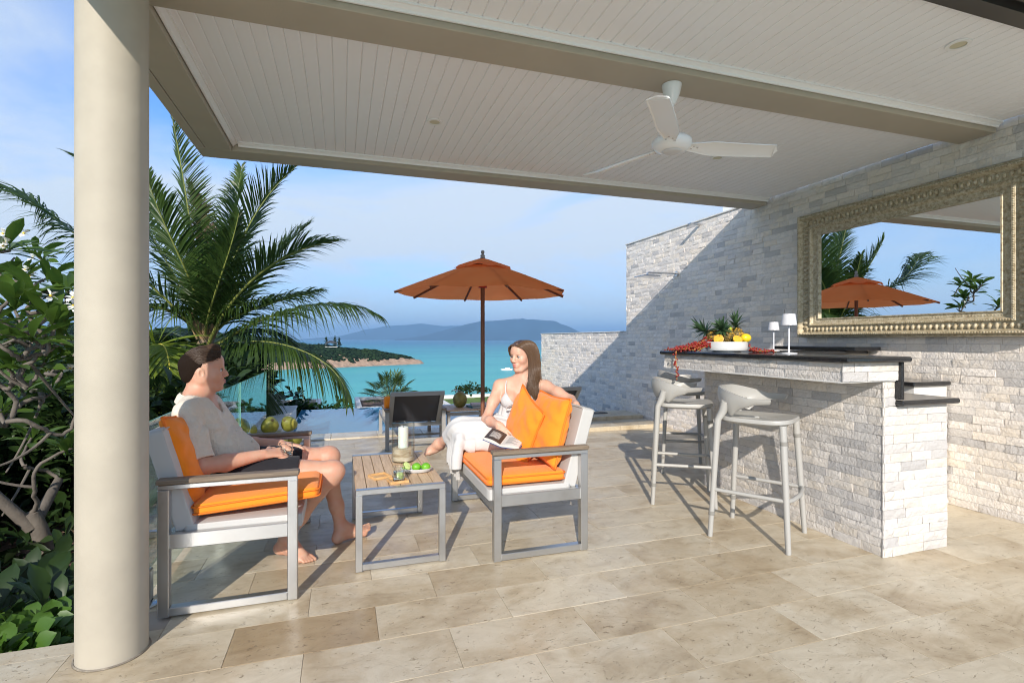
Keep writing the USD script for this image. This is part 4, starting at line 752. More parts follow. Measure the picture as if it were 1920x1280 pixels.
berries('big heap of red palm berries spilling left of the fruit bowl', [[BC + (-0.10, 0.05, .07 + .02 * q.random()), BC + (-.16, .05 + q.normal(0, .03), .055), BC + (-0.20 - .05 * q.random(), .12 + q.normal(0, .07), .010)] for _ in range(9)] + [[BC + (-.17, .02 + .03 * k, .05 - .006 * k), BC + (-.2, .14 + .03 * k, .012), BC + (-.22 + .01 * k, .34 + .04 * k, .009)] for k in range(5)] + [[BC + (-.13 - .012 * k, .08 + .02 * (k % 4), .075 - .004 * k), BC + (-.16 - .012 * k, .13 + .035 * (k % 5), .05 - .003 * k), BC + (-.17 - .01 * k, .20 + .04 * (k % 6), .012)] for k in range(12)] + [[BC + (-.14, .05 + .02 * k, .105 - .006 * k), BC + (-.17, .09 + .03 * k, .075 - .006 * k), BC + (-.21 + .01 * (k % 3), .13 + .04 * k, .03)] for k in range(7)], 1)
berries('short strands of red palm berries on the bar right of the fruit bowl', [[BC + (.07, -.17, .012), BC + (.04 + .03 * k, -.24, .014), BC + (.02 + .04 * k, -.34 - .03 * (k % 3), .009)] for k in range(4)] + [[BC + (.12, -.10, .05), BC + (.10, -.19, .02), BC + (.08, -.25, .01)]], 2)
berries('strand of red palm berries hanging down over the edge of the bar', [[BC + (-.26, .22, .006), BC + (-.306, .22, .006), BC + (-.312, .215, -.05), BC + (-.308, .21, -.145), BC + (-.306, .208, -.23)], [BC + (-.308, .215, -.08), BC + (-.31, .204, -.21)]], 3)

# ================================================================ poolside: umbrella, loungers, side table, coconuts
UMB = mat('orange_canopy', {'g': ('geometry', {}), 'n': ('noise_texture', {'scale': 3.0, 'detail': 3.0}), 'r': ('rgb_ramp', {'ramp': [(0.3, (0.95, 0.25, 0.075)), (0.7, (0.97, 0.29, 0.095))]}), 'd': ('diffuse_bsdf', {}), 't': ('translucent_bsdf', {}), 'm': ('mix_closure', {'fac': 0.48})}, [('g.position', 'n.vector'), ('n.fac', 'r.fac'), ('r.color', 'd.color'), ('r.color', 't.color'), ('d.BSDF', 'm.closure1'), ('t.BSDF', 'm.closure2')], surface='m.closure')
REDWOOD = wood('varnished_red_wood', (0.13, 0.045, 0.022), (0.22, 0.085, 0.04), (40, 40, 3)); REDT = plain('red_strap', (0.5, 0.03, 0.02), 0.6)
UX, UY = 1.515, 5.67
um = Thing('parasol', 'orange octagonal parasol with wooden pole by the pool', 'parasol', loc=(UX, UY, 0))
um.part('pole', cyl((UX, UY, 0.04), 0.0235, 2.11, 20), REDWOOD, smooth=40, tone=0.3)
um.part('base', lathe([(0, 0.0), (0.26, 0.0), (0.26, 0.03), (0.22, 0.05), (0.05, 0.06), (0.045, 0.2), (0.03, 0.2)], 40, (UX, UY, 0.001)), plain('cast_base', (0.15, 0.14, 0.13), 0.6), smooth=40)
def octo(r0, z0, r1, z1, nr, sag, scal=0.0, turn=PI / 8, lift=0.0):
    """Canopy panels between rib lines: straight along ribs, sagging between them, the rim scooped inward."""
    a = np.linspace(0, 2 * PI, 81); w = 0.5 - 0.5 * np.cos(a * 8); rr = []
    for t in np.linspace(0, 1, nr):
        edge = 1 - (1 - math.cos(PI / 8)) * np.sin(((a * 8 / (2 * PI)) % 1) * PI) ** 1.0
        R = (r0 + (r1 - r0) * t) * edge * (1 - scal * w * t); z = z0 + (z1 - z0) * (t ** 1.06) - sag * w * t * (1 - .35 * t) + lift * w * t
        rr.append(np.stack([UX + R * np.cos(a + turn), UY + R * np.sin(a + turn), z], -1))
    v = np.stack(rr, 1).reshape(-1, 3); return v, grid_mesh(81, nr)[:, ::-1]
UR = 0.985; TURN = YAW * -1 + 0.30
um.part('canopy', octo(0.20, 2.07, UR, 1.765, 12, 0.02, 0.02, TURN), UMB, smooth=35)
um.part('vent', octo(0.012, 2.165, 0.335, 2.035, 6, 0.0, 0.0, TURN, 0.03), UMB, smooth=35)
um.part('finial', lathe([(0, 2.255), (0.014, 2.25), (0.021, 2.235), (0.018, 2.218), (0.010, 2.208), (0.024, 2.2), (0.027, 2.19), (0.022, 2.18), (0.03, 2.165), (0, 2.16)], 20, (UX, UY, 0)), plain('grey_wood_finial', (0.25, 0.22, 0.19), 0.7), smooth=50)
um.part('hub', lathe([(0.024, 1.93), (0.055, 1.93), (0.062, 1.915), (0.058, 1.88), (0.045, 1.85), (0.05, 1.83), (0.024, 1.83)], 24, (UX, UY, 0)), REDT, smooth=40)
for k in range(8):
    a = TURN + k * PI / 4; e = np.array([math.cos(a), math.sin(a), 0]); b0 = np.array([UX, UY, 0])
    um.part('rib', bar(b0 + e * 0.03 + (0, 0, 2.118), b0 + e * (UR - .01) + (0, 0, 1.752), 0.016, 0.022), REDWOOD, tone=k / 8)
    um.part('strut', bar(b0 + e * 0.05 + (0, 0, 1.89), b0 + e * 0.46 + (0, 0, 1.943), 0.014, 0.02), REDWOOD, tone=k / 8 + .1)
MESH = mat('dark_mesh_sling', {'t': ('transparent_bsdf', {'color': (0.9, 0.9, 0.9)}), 'd': ('principled_bsdf', {'base_color': (0.035, 0.035, 0.042), 'roughness': 0.6}), 'm': ('mix_closure', {'fac': 0.9})}, [('t.BSDF', 'm.closure1'), ('d.BSDF', 'm.closure2')], surface='m.closure')
LGREY = plain('grey_powder_coat', (0.28, 0.27, 0.255), 0.45)
def make_lounger(lab, loc):
    t = Thing('lounger', lab, 'lounger', 'grey poolside loungers', loc=loc, local=True); W = 0.64
    for x in (0.0, W):
        t.part('leg', bar((x, 0.0, 0.003), (x, 0.0, 0.43), 0.042), LGREY); t.part('leg', bar((x, 1.05, 0.003), (x, 1.05, 0.29), 0.042), LGREY)
        t.part('side_rail', bar((x, -0.02, 0.30), (x, 1.07, 0.30), 0.036, 0.046), LGREY); t.part('armrest', bar((x, -0.05, 0.445), (x, 0.52, 0.445), 0.05, 0.025), ARMWOOD, tone=x)
        t.part('arm_post', bar((x, .48, .32), (x, .48, .432), 0.035), LGREY)
        t.part('back_post', bar((x + (0.045 if x == 0 else -.045), 0.16, 0.27), (x + (0.045 if x == 0 else -.045), -0.16, 0.64), 0.045, 0.04), LGREY)
    t.part('back_rail', bar((0.022, -0.165, 0.646), (W - .022, -0.165, 0.646), 0.045, 0.045), LGREY); t.part('back_rail', bar((0.0, 0.155, 0.255), (W, 0.155, 0.255), 0.04), LGREY); t.part('cross_rail', bar((0, 0.02, 0.10), (W, 0.02, 0.10), 0.03), LGREY)
    p = np.array([(0.05, 0.145, 0.285), (W - .05, 0.145, 0.285), (W - .05, -0.145, 0.625), (0.05, -0.145, 0.625)], float)
    t.part('back_sling', (np.vstack([p, p + (0, 0.004, 0.003)]), np.array([(0, 1, 2), (0, 2, 3), (4, 6, 5), (4, 7, 6)])), MESH)
    t.part('seat_sling', box(0.03, W - .03, 0.16, 1.05, 0.318, 0.324), SLING)
    t.part('front_rail', bar((0.022, 1.05, 0.30), (W - .022, 1.05, 0.30), 0.036, 0.046), LGREY)
    return t
l1 = make_lounger('grey lounger with dark mesh back beside the pool, seen from behind', (0.49, 5.985, 0))
copy_of(l1, 'lounger', 'grey lounger half hidden behind the near orange pillow', 'lounger', 'grey poolside loungers', (2.19, 5.99, 0))
bo = Thing('bolster', 'orange bolster cushion on the lounger behind its mesh back', 'cushion', loc=(0.75, 6.02, 0.5))
bm = lathe([(0, -.24), (0.055, -.24), (0.07, -.225), (0.074, 0), (0.07, .225), (0.055, .24), (0, .24)], 28); bo.part('cover', mv(rot(bm, (0, 1, 0), PI / 2), (0.70, 6.035, 0.535)), ORANGE, smooth=50)
sd = Thing('side_table', 'small grey side table with wooden top between the loungers', 'table', loc=(1.47, 6.35, 0))
SX0, SX1, SY0, SY1 = 1.21, 1.73, 6.10, 6.58
for x in (SX0, SX1):
    for y in (SY0, SY1): sd.part('leg', bar((x, y, 0.003), (x, y, 0.385), 0.04), LGREY)
    sd.part('frame_rail', bar((x, SY0, 0.37), (x, SY1, 0.37), 0.036, 0.04), LGREY)
for y in (SY0, SY1): sd.part('frame_rail', bar((SX0, y, 0.36), (SX1, y, 0.36), 0.03, 0.04), LGREY)
for k in range(6): sd.part('slat', box(SX0 - .02 + k * 0.0933 + .001, SX0 - .02 + (k + 1) * 0.0933 - .001, SY0 - .02, SY1 + .02, 0.391, 0.408, 0.002), TEAK_Y, tone=k / 6)
def coconut(name, lab, c, r, seed, m, group=None, tilt=0.3):
    q = np.random.default_rng(seed); t = Thing(name, lab, 'coconut', group, loc=c); v, f = ball((0, 0, 0), 1.0, 3); a = np.arctan2(v[:, 1], v[:, 0]); k = np.sqrt(v[:, 0] ** 2 + v[:, 1] ** 2)
    v = v * (r, r, r * 1.2) * (1 + 0.05 * np.cos(3 * a) * k)[:, None]; v[:, 2] *= np.where(v[:, 2] > 0, 1 - .12 * k, 1)
    M = trimesh.transformations.euler_matrix(tilt * q.normal() + PI / 2 * (tilt > .5), tilt * q.normal(), q.uniform(0, 6))[:3, :3]
    t.part('husk', (v @ M.T + c, f), m, smooth=True); t.part('stem_end', (lathe([(0, r * 1.13), (r * .22, r * 1.13), (r * .14, r * 1.20), (0, r * 1.2)], 10)[0] @ M.T + c, lathe([(0, 0), (1, 0), (1, 1), (0, 1)], 10)[1]), plain('coconut_stem_%d' % seed, (0.20, 0.13, 0.05), 0.8), smooth=30)
COCO = plain('green_coconut_husk', (0.30, 0.27, 0.045), 0.45, vary=(9, 0.35), bump=(40, 0.003)); COCOB = plain('brown_green_coconut', (0.24, 0.20, 0.05), 0.4, vary=(11, 0.4))
for i, (u, v, y, r, lab) in enumerate(((494, 829, 6.02, .078, 'green coconut at the front left of the pile behind the far armrest'), (523, 826, 5.9, .088, 'largest green coconut at the front of the pile behind the far armrest'), (550, 823, 6.08, .076, 'green coconut at the front right of the pile beside the pool'), (506, 797, 6.1, .088, 'green coconut on top of the pile showing its stem end'), (542, 794, 6.22, .082, 'green coconut at the upper right of the pile'), (463, 808, 6.0, .09, 'green coconut seen by the edge of the glass panel left of the pile'))):
    d = ray(u, v); p = np.array([0, 0, 1.25]) + d * (y / d[1]); coconut('green_coconut', lab, (p[0], p[1], max(p[2], r * 1.0)), r, i, COCO, 'green coconuts piled by the pool', 0.9)
single('driftwood', rot(mv(puff(-.10, .10, -.05, .05, 0, .07, .03, 0.01, 2, 10), (-.17, 6.0, .004)), (0, 0, 1), 0.3, (-.17, 6, 0)), plain('dry_husk', (0.13, 0.085, 0.05), 0.95, bump=(40, 0.02)), 'dry brown husk lying beside the pile of green coconuts', 'husk', smooth=50)
cc = np.array([1.395, 6.33, 0.505]); coconut('drinking_coconut', 'brown green drinking coconut with a white flower on the side table', cc, 0.088, 31, COCOB, None, 0.05)
pl = Thing('flower', 'white flower stuck in the drinking coconut', 'flower', loc=cc + (-.07, -.02, .1)); PETAL = plain('white_petal', (0.82, 0.80, 0.74), 0.6, subsurface_weight=0.2)
for k in range(5): pl.part('petal', mv(rot(rot(blade_leaf(0.055, 0.018, .3, 6), (0, 1, 0), -.6), (0, 0, 1), k * 2 * PI / 5), cc + (-.06, -.03, .105)), PETAL, smooth=True)
def closed_book(lab, x, y, z, w, d, h, a, cover):
    t = Thing('book', lab, 'book', loc=(x, y, z)); P = lambda m: mv(rot(m, (0, 0, 1), a), (x, y, z))
    t.part('cover', [P(box(-w, w, -d, d, 0.0005, 0.003)), P(box(-w, w, -d, d, h - .003, h)), P(box(-w, -w + .003, -d, d, 0.0031, h - .0031))], cover); t.part('pages', P(box(-w + .0035, w - .005, -d + .004, d - .004, 0.0032, h - .0032)), PAPER)
PAPER = plain('book_paper', (0.56, 0.545, 0.515), 0.8)
closed_book('teal covered book at the bottom of the stack on the side table', 1.615, 6.27, 0.4085, 0.12, 0.09, 0.022, 0.2, plain('teal_cover', (0.05, 0.17, 0.19), 0.5))
closed_book('pale pink covered book on top of the teal book', 1.63, 6.275, 0.4308, 0.10, 0.075, 0.026, -0.1, plain('pink_cover', (0.55, 0.36, 0.30), 0.5))
# ================================================================ coconut palm
PALMG = leafy('palm_leaflet', (0.042, 0.078, 0.016), (0.082, 0.138, 0.026), (0.16, 0.205, 0.042), 0.36, 0.35, 1.5)
PALMY = leafy('young_palm_leaflet', (0.17, 0.23, 0.025), (0.27, 0.33, 0.035), (0.38, 0.40, 0.06), 0.45, 0.4, 1.5)
PALMB = leafy('dry_palm_leaflet', (0.07, 0.05, 0.022), (0.12, 0.085, 0.035), (0.20, 0.15, 0.07), 0.15, 0.7, 1.5)
RACH = plain('palm_rachis', (0.20, 0.22, 0.05), 0.5, vary=(3, 0.3)); RACHY = plain('yellow_palm_rachis', (0.50, 0.43, 0.05), 0.5)
def spline(P, n):
    from scipy.interpolate import CubicSpline
    P = np.array(P, float); t = np.concatenate([[0], np.cumsum(np.linalg.norm(np.diff(P, axis=0), axis=1))]); t /= t[-1]
    return CubicSpline(t, P)(np.linspace(0, 1, n))
def frond(tree, pts, leaf_len, seed, m=PALMG, rm=None, droop=0.35, start=0.16, count=112, width=0.0125, r0=0.022, lab=None, face=None, vee=0.35):
    q = np.random.default_rng(seed); C = spline(pts, 60); T = np.gradient(C, axis=0); T /= np.linalg.norm(T, axis=1, keepdims=True); vs, fs, o = [], [], 0
    for k in range(count):
        s = start + (1 - start) * (k / (count - 1)) ** 0.95; i = s * 59; a = int(min(i, 58)); p = C[a] + (C[a + 1] - C[a]) * (i - a); t = T[a]
        up = np.array([0, 0, 1.0]) if face is None else np.array(face, float); side = np.cross(t, up); side /= max(np.linalg.norm(side), 1e-6); nrm = np.cross(side, t)
        L = leaf_len * (0.45 + 0.55 * math.sin(PI * min(1, .12 + s * .95)) ** 0.7) * (1 - .45 * max(0, s - .75) / .25); ang = math.radians(58 - 34 * s)
        for sg in (-1, 1):
            if q.random() < 0.04: continue
            d = t * math.cos(ang + q.normal(0, .05)) + side * sg * math.sin(ang) + nrm * (vee + q.normal(0, .07)); d /= np.linalg.norm(d); l = L * q.uniform(.88, 1.08); g = droop * l * q.uniform(.6, 1.4)
            n = 5; u = np.linspace(0, 1, n)[:, None]; P = p + d * l * u - np.array([0, 0, 1.0]) * g * u ** 2.2 + q.normal(0, .01, 3) * u; P = p + (P - p) * (l / max(np.linalg.norm(P[-1] - p), l * .6)) ** .5
            w = np.cross(d, nrm); w /= max(np.linalg.norm(w), 1e-6); w = w + nrm * q.normal(0, .35); hw = width * np.array([.45, 1, .9, .6, .06])[:, None]
            vs.append(np.stack([P - w * hw, P + nrm * hw * .3, P + w * hw], 1).reshape(-1, 3)); fs.append(grid_mesh(n, 3) + o); o += n * 3
    f = tree.part('frond', (np.vstack(vs), np.vstack(fs)), m, label=lab)
    tree.part('rachis', tube(C, np.linspace(r0, 0.004, 60), 6), rm or RACH, under=str(f.GetPath()), smooth=True)
FP = lambda *p: [far(*q) for q in p]
palm = Thing('coconut_palm', 'large dark green coconut palm rising behind the seated man', 'palm tree', loc=(-2.1, 9.3, -1.3))
CR = far(385, 645, 8.2)
BARK = plain('palm_bark', (0.20, 0.15, 0.10), 0.9, bump=(14, 0.02), vary=(6, 0.35))
tr_ = spline([CR + (-.25, .5, -3.2), CR + (-.12, .25, -1.5), CR + (0, 0, 0.1)], 30); palm.part('trunk', tube(tr_, np.linspace(.17, .13, 30) + .008 * np.sin(np.arange(30) * 2.6), 14), BARK, smooth=50)
palm.part('fibre', cat(*[tube([CR + (0, 0, -.1), CR + np.array([math.cos(a), math.sin(a), 1.6]) * .16, CR + np.array([math.cos(a) * .22, math.sin(a) * .22, .55])], [.06, .04, .015], 6) for a in np.arange(9) * .7]), plain('palm_fibre', (0.28, 0.18, 0.09), 0.95, vary=(12, .4)), smooth=True)
C0 = (385, 640, 8.2)
frond(palm, FP(C0, (368, 500, 8.0), (346, 350, 7.8), (322, 215, 7.6)), .62, 1, droop=.18)
frond(palm, FP(C0, (310, 560, 7.6), (225, 492, 7.2), (146, 442, 6.9), (60, 378, 6.8), (-20, 345, 6.8)), .95, 2, droop=.55, count=120, vee=.2)
frond(palm, FP(C0, (425, 520, 8.1), (480, 400, 8.0), (556, 312, 8.0)), .85, 3, droop=.25)
frond(palm, FP((390, 648, 8.1), (440, 560, 7.8), (520, 490, 7.6), (632, 452, 7.5)), .92, 4, droop=.35, r0=.03)
frond(palm, FP((398, 652, 8.1), (480, 605, 7.7), (580, 573, 7.4), (660, 572, 7.3), (712, 592, 7.3)), .72, 5, droop=.75, vee=.15)
frond(palm, FP((400, 655, 8.1), (470, 640, 7.6), (560, 655, 7.3), (620, 690, 7.2), (652, 750, 7.1)), .75, 6, droop=.9, vee=.05)
frond(palm, FP(C0, (315, 495, 8.3), (230, 370, 8.5), (128, 288, 8.8)), .75, 8, droop=.3)
frond(palm, FP(C0, (388, 520, 8.6), (378, 420, 8.9), (352, 340, 9.1)), .6, 9, PALMB, droop=.6, lab='half dry brown frond in the middle of the crown')
frond(palm, FP(C0, (415, 510, 8.8), (440, 400, 9), (452, 315, 9.2)), .75, 10, droop=.4)
frond(palm, FP(C0, (330, 590, 7.8), (268, 575, 7.4), (190, 620, 7.1), (150, 700, 7.0)), .85, 11, droop=.8)
frond(palm, FP((380, 648, 8.1), (330, 655, 7.9), (285, 700, 7.7), (255, 775, 7.6)), .8, 12, droop=.8, vee=.1)
frond(palm, FP(C0, (460, 560, 8.7), (530, 470, 9.1), (580, 420, 9.4)), .85, 13, droop=.4)
frond(palm, FP((395, 650, 8.2), (450, 625, 8.6), (510, 625, 8.9), (560, 665, 9.0)), .7, 14, droop=.8)
frond(palm, FP((390, 655, 8.1), (430, 675, 7.9), (475, 715, 7.6), (505, 775, 7.4)), .7, 15, droop=.8, vee=.1)
frond(palm, FP(C0, (345, 500, 7.6), (300, 400, 7.2), (275, 330, 7.0)), .8, 16, droop=.4)
frond(palm, FP(C0, (450, 590, 8.0), (540, 560, 8.0), (600, 545, 8.0)), .8, 17, droop=.55)
frond(palm, FP(C0, (400, 560, 7.6), (430, 470, 7.2), (448, 400, 7.0)), .7, 18, droop=.5)
frond(palm, FP((365, 650, 8.1), (320, 625, 8.6), (270, 640, 9.0), (235, 700, 9.2)), .8, 19, droop=.9)
palm2 = Thing('young_palm', 'yellow green palm fronds arching down just behind the left sofa', 'palm tree', loc=(-2.3, 4.6, -1.0))
B2 = far(225, 800, 5.9); palm2.part('trunk', tube(spline([B2 + (-.2, 0, -1.3), B2 + (-.1, 0, -.6), B2], 12), np.linspace(.09, .07, 12), 10), BARK, smooth=50)
frond(palm2, [B2] + FP((262, 690, 5.9), (300, 645, 5.7), (318, 690, 5.4), (322, 765, 5.2)), .62, 21, PALMY, RACHY, .3, .25, 80, .016, .016, vee=.1, face=(.5, -.8, .3))
frond(palm2, [B2] + FP((200, 690, 6.1), (150, 650, 6.2), (90, 690, 6.2), (60, 760, 6.2)), .5, 22, PALMY, RACHY, .5, .3, 60, .014, .014)
frond(palm2, [B2] + FP((235, 720, 6.3), (262, 665, 6.5), (300, 660, 6.7), (340, 700, 6.8)), .5, 23, PALMG, RACH, .6, .3, 60, .014, .014)
frond(palm2, [B2] + FP((180, 780, 5.8), (110, 770, 5.6), (60, 810, 5.5), (20, 880, 5.4)), .5, 24, PALMY, RACHY, .6, .3, 60, .014, .014)

# ================================================================ frangipani at the left
FLEAF = leafy('frangipani_leaf', (0.07, 0.13, 0.02), (0.11, 0.19, 0.03), (0.18, 0.26, 0.055), 0.38, 0.33, 3.0, 0.5)
FBARK = plain('frangipani_bark', (0.13, 0.11, 0.09), 0.85, bump=(50, 0.004), vary=(8, 0.3))
fr = Thing('frangipani', 'frangipani tree with white flowers and bare grey branches at the left edge', 'tree', loc=(-2.4, 2.9, -0.8))
q = np.random.default_rng(8)
TIPS = [(18, 470, 3.4), (70, 555, 3.3), (128, 545, 3.5), (20, 560, 3.1), (105, 600, 3.2), (60, 640, 3.0), (130, 640, 3.4), (-40, 520, 3.3), (-30, 620, 3.0), (15, 690, 3.3), (140, 590, 4.0), (95, 520, 4.2), (40, 520, 4.4), (150, 700, 3.6), (-70, 450, 3.6), (100, 730, 4.2), (0, 780, 3.6), (60, 820, 4.3), (135, 840, 3.9), (-90, 700, 3.2), (30, 600, 4.6), (110, 680, 4.8), (155, 650, 4.9), (-110, 560, 3.4), (70, 480, 4.9), (172, 600, 5.2), (205, 470, 5.3), (185, 455, 5.6), (165, 520, 5.0), (195, 530, 5.6), (30, 640, 3.6), (85, 680, 3.4), (40, 730, 3.9), (215, 500, 5.5), (195, 438, 5.4), (218, 452, 5.2)]
FORK = [far(60, 960, 3.9), far(-40, 900, 3.7), far(110, 900, 4.3)]
BASE = far(65, 1190, 3.9); BASE[2] = -0.85
fr.part('trunk', tube(spline([BASE, (BASE + FORK[0]) / 2 + (.05, .05, 0), FORK[0]], 14), np.linspace(.075, .05, 14), 12), FBARK, smooth=50)
for e in FORK[1:]: fr.part('limb', tube(spline([FORK[0] - (0, 0, .12), (FORK[0] + e) / 2 + (0, 0, -.06), e], 12), np.linspace(.045, .032, 12), 10), FBARK, smooth=50)
def leaf_shape(L, w, n=6):
    s = np.linspace(0, 1, n); hw = w * np.array([.10, .35, .72, 1.0, .82, .05]) if n == 6 else w * np.sin(PI * s); z = .05 * L * np.sin(PI * s) - .10 * L * s ** 2
    return np.stack([np.stack([L * s, -hw, z + hw * .28], 1), np.stack([L * s, 0 * s, z], 1), np.stack([L * s, hw, z + hw * .28], 1)], 1).reshape(-1, 3), grid_mesh(n, 3)
def aim(m, d, roll=0.0):
    d = d / np.linalg.norm(d); _, u, w = frame_of(d); v, f = rot(m, (1, 0, 0), roll); return v @ np.stack([d, u, w]), f
nl = 0; MORE = []; NODES = list(FORK)
TIPS.sort(key=lambda t_: min(np.linalg.norm(far(*t_) - e) for e in FORK))
for i, tp in enumerate(TIPS):
    tip = far(*tp); b = min(NODES, key=lambda e: np.linalg.norm(e - tip) + 1.2 * max(0, e[2] - tip[2] + .15) + q.uniform(0, .35)); D_ = np.linalg.norm(tip - b); mid = b + (tip - b) * .5 + q.normal(0, .16 * D_, 3) + (0, 0, -.07 * D_); C = spline([b, b + (mid - b) * .5 + q.normal(0, .07 * D_, 3), mid, tip], 16)
    fr.part('branch', tube(C + np.concatenate([[[0] * 3], q.normal(0, .005, (14, 3)), [[0] * 3]]), np.linspace(.010 + .012 * min(1, D_), .010, 16), 8), FBARK, smooth=50); NODES += [C[6], C[10]]
    if i % 2 == 0:
        e = C[9] + q.normal(0, .28, 3) + (0, 0, .05); fr.part('branch', tube(spline([C[7], (C[8] + e) / 2 + (0, 0, -.04), e], 9), np.linspace(.011, .006, 9), 7), FBARK, smooth=50)
    up = (tip - mid); up /= np.linalg.norm(up)
    for k in range(15):
        a = k * 2.4 + q.normal(0, .2); el = q.uniform(-.25, .85); h = np.array([math.cos(a) * math.cos(el), math.sin(a) * math.cos(el), math.sin(el)]); d = h + up * .3
        L = q.uniform(.17, .30); lm = mv(aim(leaf_shape(L, L * .13), d, q.normal(0, .35)), tip + up * q.uniform(-.09, .03)); nl += 1
        if k < 7: fr.part('leaf', lm, FLEAF, smooth=True)
        else: MORE.append(lm)
fr.part('small_leaves', cat(*MORE), FLEAF, smooth=True, kind='stuff')
FLY = plain('flower_throat', (0.75, 0.52, 0.04), 0.6)
for i in (8, 12, 16, 20, 24, 27, 30):
    tip = far(*TIPS[i]) + np.array([.03, -.06, .08])
    for k in range(4):
        c = tip + q.normal(0, .045, 3); ax = np.array([q.normal(0, .5), -1, .6 + q.normal(0, .3)]); _, u, w = frame_of(ax); ax = ax / np.linalg.norm(ax)
        ps = [mv(aim(leaf_shape(.046, .016), (u * math.cos(a) + w * math.sin(a)) + ax * .5, .3), c) for a in np.arange(5) * 2 * PI / 5]
        f = fr.part('flower', cat(*ps), PETAL, smooth=True); fr.part('throat', ball(c + ax * .006, .008, 1), FLY, under=str(f.GetPath()), smooth=True)

# ================================================================ undergrowth, ivy, shrubs
def spray(seed, n, L, w, spread=.22):
    q = np.random.default_rng(seed); out = []
    for k in range(n):
        a, el = q.uniform(0, 6.3), q.uniform(-.4, 1.1); d = np.array([math.cos(a) * math.cos(el), math.sin(a) * math.cos(el), math.sin(el)]); l = L * q.uniform(.6, 1.15)
        v, f = leaf_shape(l, l * w, 6); out.append(mv(aim((v, f), d, q.normal(0, .6)), d * spread * q.uniform(.1, 1)))
    return cat(*out)
def scatter(name, lab, cat_, protos, m, pos, scale, seed):
    q = np.random.default_rng(seed); pi = UsdGeom.PointInstancer.Define(stage, '/World/' + name); tag(pi, lab, cat_, kind='stuff')
    ps = [add(f'/World/{name}/leaf_spray_{i:03d}', p, m, smooth=True) for i, p in enumerate(protos)]; pi.CreatePrototypesRel().SetTargets([p.GetPath() for p in ps]); n = len(pos)
    pi.CreateProtoIndicesAttr(Vt.IntArray.FromNumpy(q.integers(0, len(protos), n).astype(np.int32))); pi.CreatePositionsAttr(Vt.Vec3fArray.FromNumpy(np.asarray(pos, np.float32)))
    a = q.uniform(0, 2 * PI, n); t = q.normal(0, .25, n); pi.CreateOrientationsAttr(Vt.QuathArray([Gf.Quath(float(math.cos(x / 2)), Gf.Vec3h(float(s * .3), float(-s * .2), float(math.sin(x / 2)))) for x, s in zip(a, t)]))
    s = q.uniform(*scale, (n, 1)) * np.ones(3); pi.CreateScalesAttr(Vt.Vec3fArray.FromNumpy(s.astype(np.float32)))
DKLEAF = leafy('dark_shrub_leaf', (0.022, 0.045, 0.010), (0.045, 0.085, 0.018), (0.095, 0.145, 0.032), 0.25, 0.42, 2.0)
q = np.random.default_rng(12); n = 3000
x = -1.25 - np.abs(q.normal(0, 1, n)) * 2.2; y = q.uniform(3.0, 9.5, n); top = 0.15 + 0.75 * meshkit.fbm(np.stack([x, y, 0 * x], -1) * .7, 3, 3) + 0.05 * (y - 3) - .22 * np.maximum(0, -1.9 - x) * 0
top = np.where((y < 4.2), top - .55, top); z = ground(x, y) + (top - ground(x, y)) * q.uniform(0, 1, n) ** .6
k = (x < -1.25) & ~((y > 3.2) & (y < 5.7) & (x > -3.2) & (z > -.3)); scatter('undergrowth', 'dense dark green shrubs below the glass balustrade', 'shrubs', [spray(s, 16, .17, .2) for s in range(4)], DKLEAF, np.stack([x, y, z], -1)[k], (.7, 1.4), 3)
n = 1800; x = q.uniform(-8, -2.2, n); y = q.uniform(9, 24, n); z = ground(x, y) + q.uniform(0, 1, n) ** .5 * (0.5 + 1.6 * meshkit.fbm(np.stack([x, y, 0 * x], -1) * .4, 3, 9))
scatter('hillside_shrubs', 'dark shrubs covering the slope beyond the palm', 'shrubs', [spray(s + 9, 16, .34, .22, .4) for s in range(3)], DKLEAF, np.stack([x, y, z], -1), (.8, 1.6), 4)
IVY = leafy('bright_ivy_leaf', (0.06, 0.13, 0.016), (0.11, 0.20, 0.03), (0.19, 0.29, 0.055), 0.3, 0.4, 3.0)
n = 1500; x = q.uniform(-2.6, -1.03, n); y = 2.66 + np.abs(q.normal(0, .28, n)); z = -0.16 + 0.13 * meshkit.fbm(np.stack([x, y, 0 * x], -1) * 2.5, 3, 4) - .45 * np.maximum(y - 2.95, 0) - q.uniform(0, .12, n) - .1 * (x > -1.25)
scatter('ground_cover', 'bright green leafy ground cover along the terrace edge at the lower left', 'ground cover', [spray(s + 20, 9, .085, .36, .06) for s in range(3)], IVY, np.stack([x, y, z], -1), (.7, 1.3), 5)
def shrub(lab, c, r, n, L, m, seed):
    t = Thing('shrub', lab, 'shrub', loc=(c[0], c[1], c[2])); q = np.random.default_rng(seed); out, st_ = [], []
    for k in range(n):
        d = q.normal(size=3); d /= np.linalg.norm(d); d[2] = abs(d[2]); p = np.array(c) + d * r * q.uniform(.35, 1.0); out.append(mv(spray(int(q.integers(1e6)), 9, L, .3, L * .8), p))
        if k % 12 == 0: st_.append(tube([c, (np.array(c) + p) / 2 + (0, 0, .05), p], [.012, .008, .004], 5))
    t.part('foliage', cat(*out), m); t.part('stem', cat(*st_), FBARK, smooth=True)
shrub('bright green rounded shrub beyond the left half of the pool', (-0.15, 10.9, -.62), (0.62, .45, .62), 150, .13, IVY, 1)
shrub('dark glossy shrub between the parapet and the bright green shrub', (-0.85, 10.9, -.45), (0.42, .4, .72), 70, .15, leafy('glossy_shrub_leaf', (0.02, 0.05, 0.015), (0.045, 0.085, 0.03), (0.09, 0.14, 0.06), .15, .3, 3), 2)
shrub('small shrub behind the lawn bed next to the parasol pole', (3.1, 12.85, -.1), (0.5, .2, .22), 40, .09, DKLEAF, 3)
